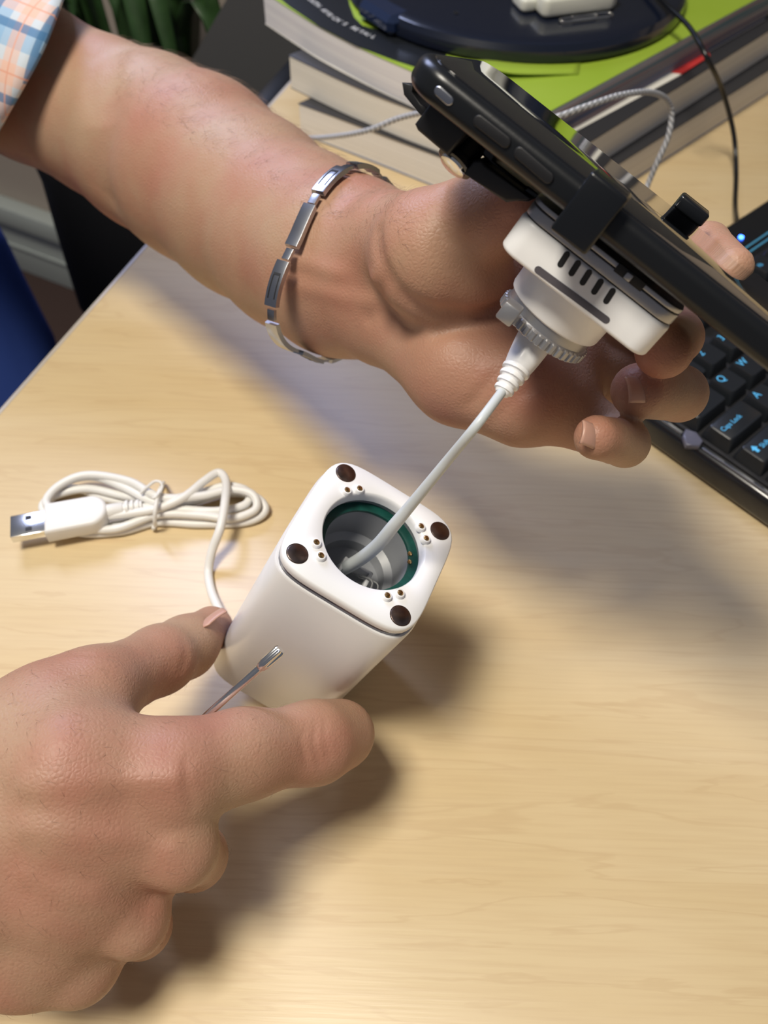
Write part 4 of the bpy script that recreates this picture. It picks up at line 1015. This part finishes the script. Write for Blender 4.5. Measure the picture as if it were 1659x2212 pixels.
mi = np.zeros(len(body_F), int)
mi[nL0:len(FL)] = 1
nb = len(FR)-(10*10*2+40); mi[len(FL)+nb:] = 1
person = empty('person', label='person in a plaid shirt, one hand on the camera head, other on the housing', cat='person')
body = link_mesh('body', body_V, body_F, [MAT['skin'], MAT['nail']], person, face_mats=mi)
# skin colour regions: redder fingertips, knuckles and palm, hairy tanned back of the hand
me = body.data
def blob(V, spots):
    w = np.zeros(len(V))
    for (x, y, z, r, s) in spots: c = P(x, y, z); w = np.maximum(w, s*np.exp(-(np.linalg.norm(V-c, axis=1)/(r*z/F))**2))
    return w
red = blob(body_V, [(1400, 790, .245, 110, .55), (1290, 940, .245, 60, .35), (1120, 470, .24, 90, .5), (950, 800, .27, 190, .30), (1150, 880, .27, 150, .30), (1150, 650, .28, 160, .45), (1590, 590, .27, 60, .3),
                    (385, 1680, .235, 110, .28), (690, 1610, .27, 70, .25), (770, 1590, .30, 60, .30), (470, 1370, .325, 60, .30), (330, 1420, .29, 60, .18)])
at = me.attributes.new('redness', 'FLOAT', 'POINT'); at.data.foreach_set('value', red.astype(np.float32))
dor = np.zeros(len(body_V)); dor[len(VL):] = 1.0
qv = (body_V-EYE)@M; px_ = 829.5+F*qv[:, 0]/-qv[:, 2]
dor *= np.clip((420-px_)/250, .12, 1)
at = me.attributes.new('dorsal', 'FLOAT', 'POINT'); at.data.foreach_set('value', dor.astype(np.float32))

# sleeve
def sleeve():
    A, ra = pr((-620, -120, .50, 240)); B, rb = pr((-40, 132, .468, 196)); B2, rb2 = pr((45, 150, .446, 214))
    n = 96; V = []; uvs = []; ax_ = nrm(B2-A); n1 = nrm(np.cross(ax_, (0, 0, 1))); n2 = np.cross(ax_, n1)
    end = B2; Lt = float(np.linalg.norm(B2-A)); rows_ = 60
    # the hem is not square to the arm: it follows the line seen from (150,0) to (0,255)
    vsl = view(75, 128); low_ = M @ np.array([-.5, -.85, 0])
    for layer, dr_ in ((0, .0035), (1, .0022)):
        for i in range(rows_+1):
            t = i/rows_
            for k in range(n):
                an = 2*math.pi*k/n; rad = (ra+(rb2-ra)*t)+dr_+.0012*math.sin(an*5+t*9)*(1-t*.6)
                if layer == 0 and t > .90: rad += .0010
                dirv = n1*math.cos(an)+n2*math.sin(an); tt_ = t*(1.0); c = A+ax_*Lt*tt_+dirv*rad
                # slant near the hem
                sh = HEM0-HEM1*float(dirv@vsl)-HEM2*float(dirv@low_); c = c+ax_*sh*(t**3)
                V.append(c); uvs.append((an*rb2*1.0, Lt*t+sh*t**3))
    Fc = []
    for l in (0, 1):
        for i in range(rows_):
            for k in range(n):
                b_ = l*(rows_+1)*n; q = (b_+i*n+k, b_+i*n+(k+1) % n, b_+(i+1)*n+(k+1) % n, b_+(i+1)*n+k); Fc.append(q if l == 0 else q[::-1])
    e0 = rows_*n; e1 = (rows_+1)*n+rows_*n
    for k in range(n): Fc.append((e0+k, e0+(k+1) % n, e1+(k+1) % n, e1+k))
    return link_mesh('shirt_sleeve', V, Fc, MAT['plaid'], person, uvs=None if False else uvs)
HEM0, HEM1, HEM2 = .001, .078, .018
sleeve()
# fine arm hair
def hairs(name, V0, Fc0, region, count, length, flow, seed):
    r_ = np.random.default_rng(seed); q = (V0-EYE)@M; z = -q[:, 2]; x = 829.5+F*q[:, 0]/z; y = 1106-F*q[:, 1]/z
    tri = V0[Fc0[:, :3]]; nn = np.cross(tri[:, 1]-tri[:, 0], tri[:, 2]-tri[:, 0]); nn /= np.maximum(np.linalg.norm(nn, axis=1, keepdims=True), 1e-12)
    cx, cy = x[Fc0[:, 0]], y[Fc0[:, 0]]; toward = ((EYE-tri[:, 0])*nn).sum(1) > -.25*np.linalg.norm(EYE-tri[:, 0], axis=1)
    ok = np.argwhere(region(cx, cy) & toward)[:, 0]; pick = r_.choice(ok, min(count, len(ok)), replace=False); V = []; Fs = []
    fdir = M @ np.array(flow)
    for f in pick:
        p = tri[f, 0]; n_ = nn[f]; d = nrm(fdir+r_.normal(size=3)*.45); d = nrm(d-n_*(d@n_)); L = length*r_.uniform(.5, 1.2); sd_ = np.cross(d, n_)*.000035; b_ = len(V)
        for k in range(5):
            t = k/4; c = p+d*L*t+n_*(L*.42*t*(1.25-t)); w_ = sd_*(1-.8*t)
            V += [c-w_, c+w_, c+n_*.00005*(1-t)]
        for k in range(4):
            for a1, a2 in ((0, 1), (1, 2), (2, 0)): Fs.append((b_+k*3+a1, b_+k*3+a2, b_+k*3+3+a2, b_+k*3+3+a1))
    return link_mesh(name, V, Fs, MAT_HAIR, person)
MAT_HAIR = material('arm_hair', (.30, .19, .12), .5)
hairs('arm_hair', V0L, FL[:nL0], lambda x, y: (x > 250) & (x < 880) & (y < .58*x+70) , 1100, .009, (.8, -.35, 0), 3)
hairs('hand_hair', V0R, FR[:nb], lambda x, y: (x > -10) & (x < 620) & (y > 1360), 300, .0042, (.5, -.6, 0), 5)

# bracelet
brace = empty('bracelet', label='silver link bracelet around the wrist of the far arm', cat='bracelet')
def bracelet():
    c = P(738, 576, .338); Av = (P(800, 400, .335)-P(676, 748, .341))/2; Bv = P(603, 600, .3065)-P(738, 576, .338)
    Wd = nrm(np.cross(Av, Bv)); 
    if (Wd@(P(800, 600, .33)-P(700, 550, .33))) < 0: Wd = -Wd
    def sdf(p):
        i = np.clip(np.round((p-fl.lo)/fl.h).astype(int), 0, fl.n-1); return float(fl.F[tuple(i)])
    cache = []
    for i_ in range(361):
        t = 2*math.pi*i_/360; o_ = nrm(Av*math.cos(t)+Bv*math.sin(t)); p = c+Av*math.cos(t)+Bv*math.sin(t)
        while sdf(p) < .0012 and np.linalg.norm(p-c) < .06: p = p+o_*.0004
        cache.append(np.linalg.norm(p-c))
    cache = np.array(cache); cache = np.maximum(cache, (np.roll(cache, 6)+np.roll(cache, -6))/2); ker = np.ones(15)/15; cache = np.convolve(np.r_[cache[-20:], cache, cache[:20]], ker, 'same')[20:-20]
    def pt(t):
        o_ = nrm(Av*math.cos(t)+Bv*math.sin(t)); return c+o_*float(np.interp(math.degrees(t) % 360, np.arange(361), cache))
    k = 0; t = -.25; nseg = 20
    ts = [0]; M_ = 720; arc = [0]
    for i in range(1, M_+1): arc.append(arc[-1]+float(np.linalg.norm(pt(2*math.pi*i/M_)-pt(2*math.pi*(i-1)/M_))))
    tot = arc[-1]; 
    def at_s(s): s = s % tot; i = np.searchsorted(arc, s); return 2*math.pi*i/M_
    unit = tot/11
    for i in range(11):
        # a long plate then two small knuckles
        for kind, f0, f1 in (('link_plate', .02, .74), ('link_pin', .79, .97)):
            s0_, s1_ = (i+f0)*unit, (i+f1)*unit; n_ = 10 if kind == 'link_plate' else 4; t_ = bmesh.new(); prev = None
            hw = .0030 if kind == 'link_plate' else .0018; th_ = .0019 if kind == 'link_plate' else .0013
            for j_ in range(n_+1):
                tt_ = at_s(s0_+(s1_-s0_)*j_/n_); p = pt(tt_); tn = nrm(-Av*math.sin(tt_)+Bv*math.cos(tt_)); on = nrm(np.cross(tn, Wd)); on = on if on@(p-c) > 0 else -on
                row = [t_.verts.new(tuple(p+Wd*x_*hw+on*y_*th_)) for x_, y_ in ((-1, 0), (-.9, .95), (-.75, 1), (.75, 1), (.9, .95), (1, 0))]
                if prev:
                    for a1 in range(6): t_.faces.new([prev[a1], prev[(a1+1) % 6], row[(a1+1) % 6], row[a1]])
                else: t_.faces.new(row[::-1])
                prev = row
            t_.faces.new(prev); bm = bmesh.new(); merge(bm, t_); o = finish(kind, bm, MAT['steel'], brace, auto=25)
            if kind == 'link_plate' and i % 2 == 1:
                # engraved rectangle inlay
                tb = bmesh.new()
                for lo_, hi_, wa, wb in ((.22, .26, -.5, .5), (.26, .62, .42, .55), (.26, .62, -.55, -.42)):
                    prev = None
                    for j_ in range(5):
                        tt_ = at_s((i+lo_+(hi_-lo_)*j_/4)*unit); p = pt(tt_); tn = nrm(-Av*math.sin(tt_)+Bv*math.cos(tt_)); on = nrm(np.cross(tn, Wd)); on = on if on@(p-c) > 0 else -on
                        row = [tb.verts.new(tuple(p+Wd*x_*.003+on*y_)) for x_, y_ in ((wa, .0018), (wa, .00205), (wb, .00205), (wb, .0018))]
                        if prev:
                            for a1 in range(4): tb.faces.new([prev[a1], prev[(a1+1) % 4], row[(a1+1) % 4], row[a1]])
                        prev = row
                bm = bmesh.new(); merge(bm, tb); finish('engraving', bm, MAT['hole'], o)
bracelet()
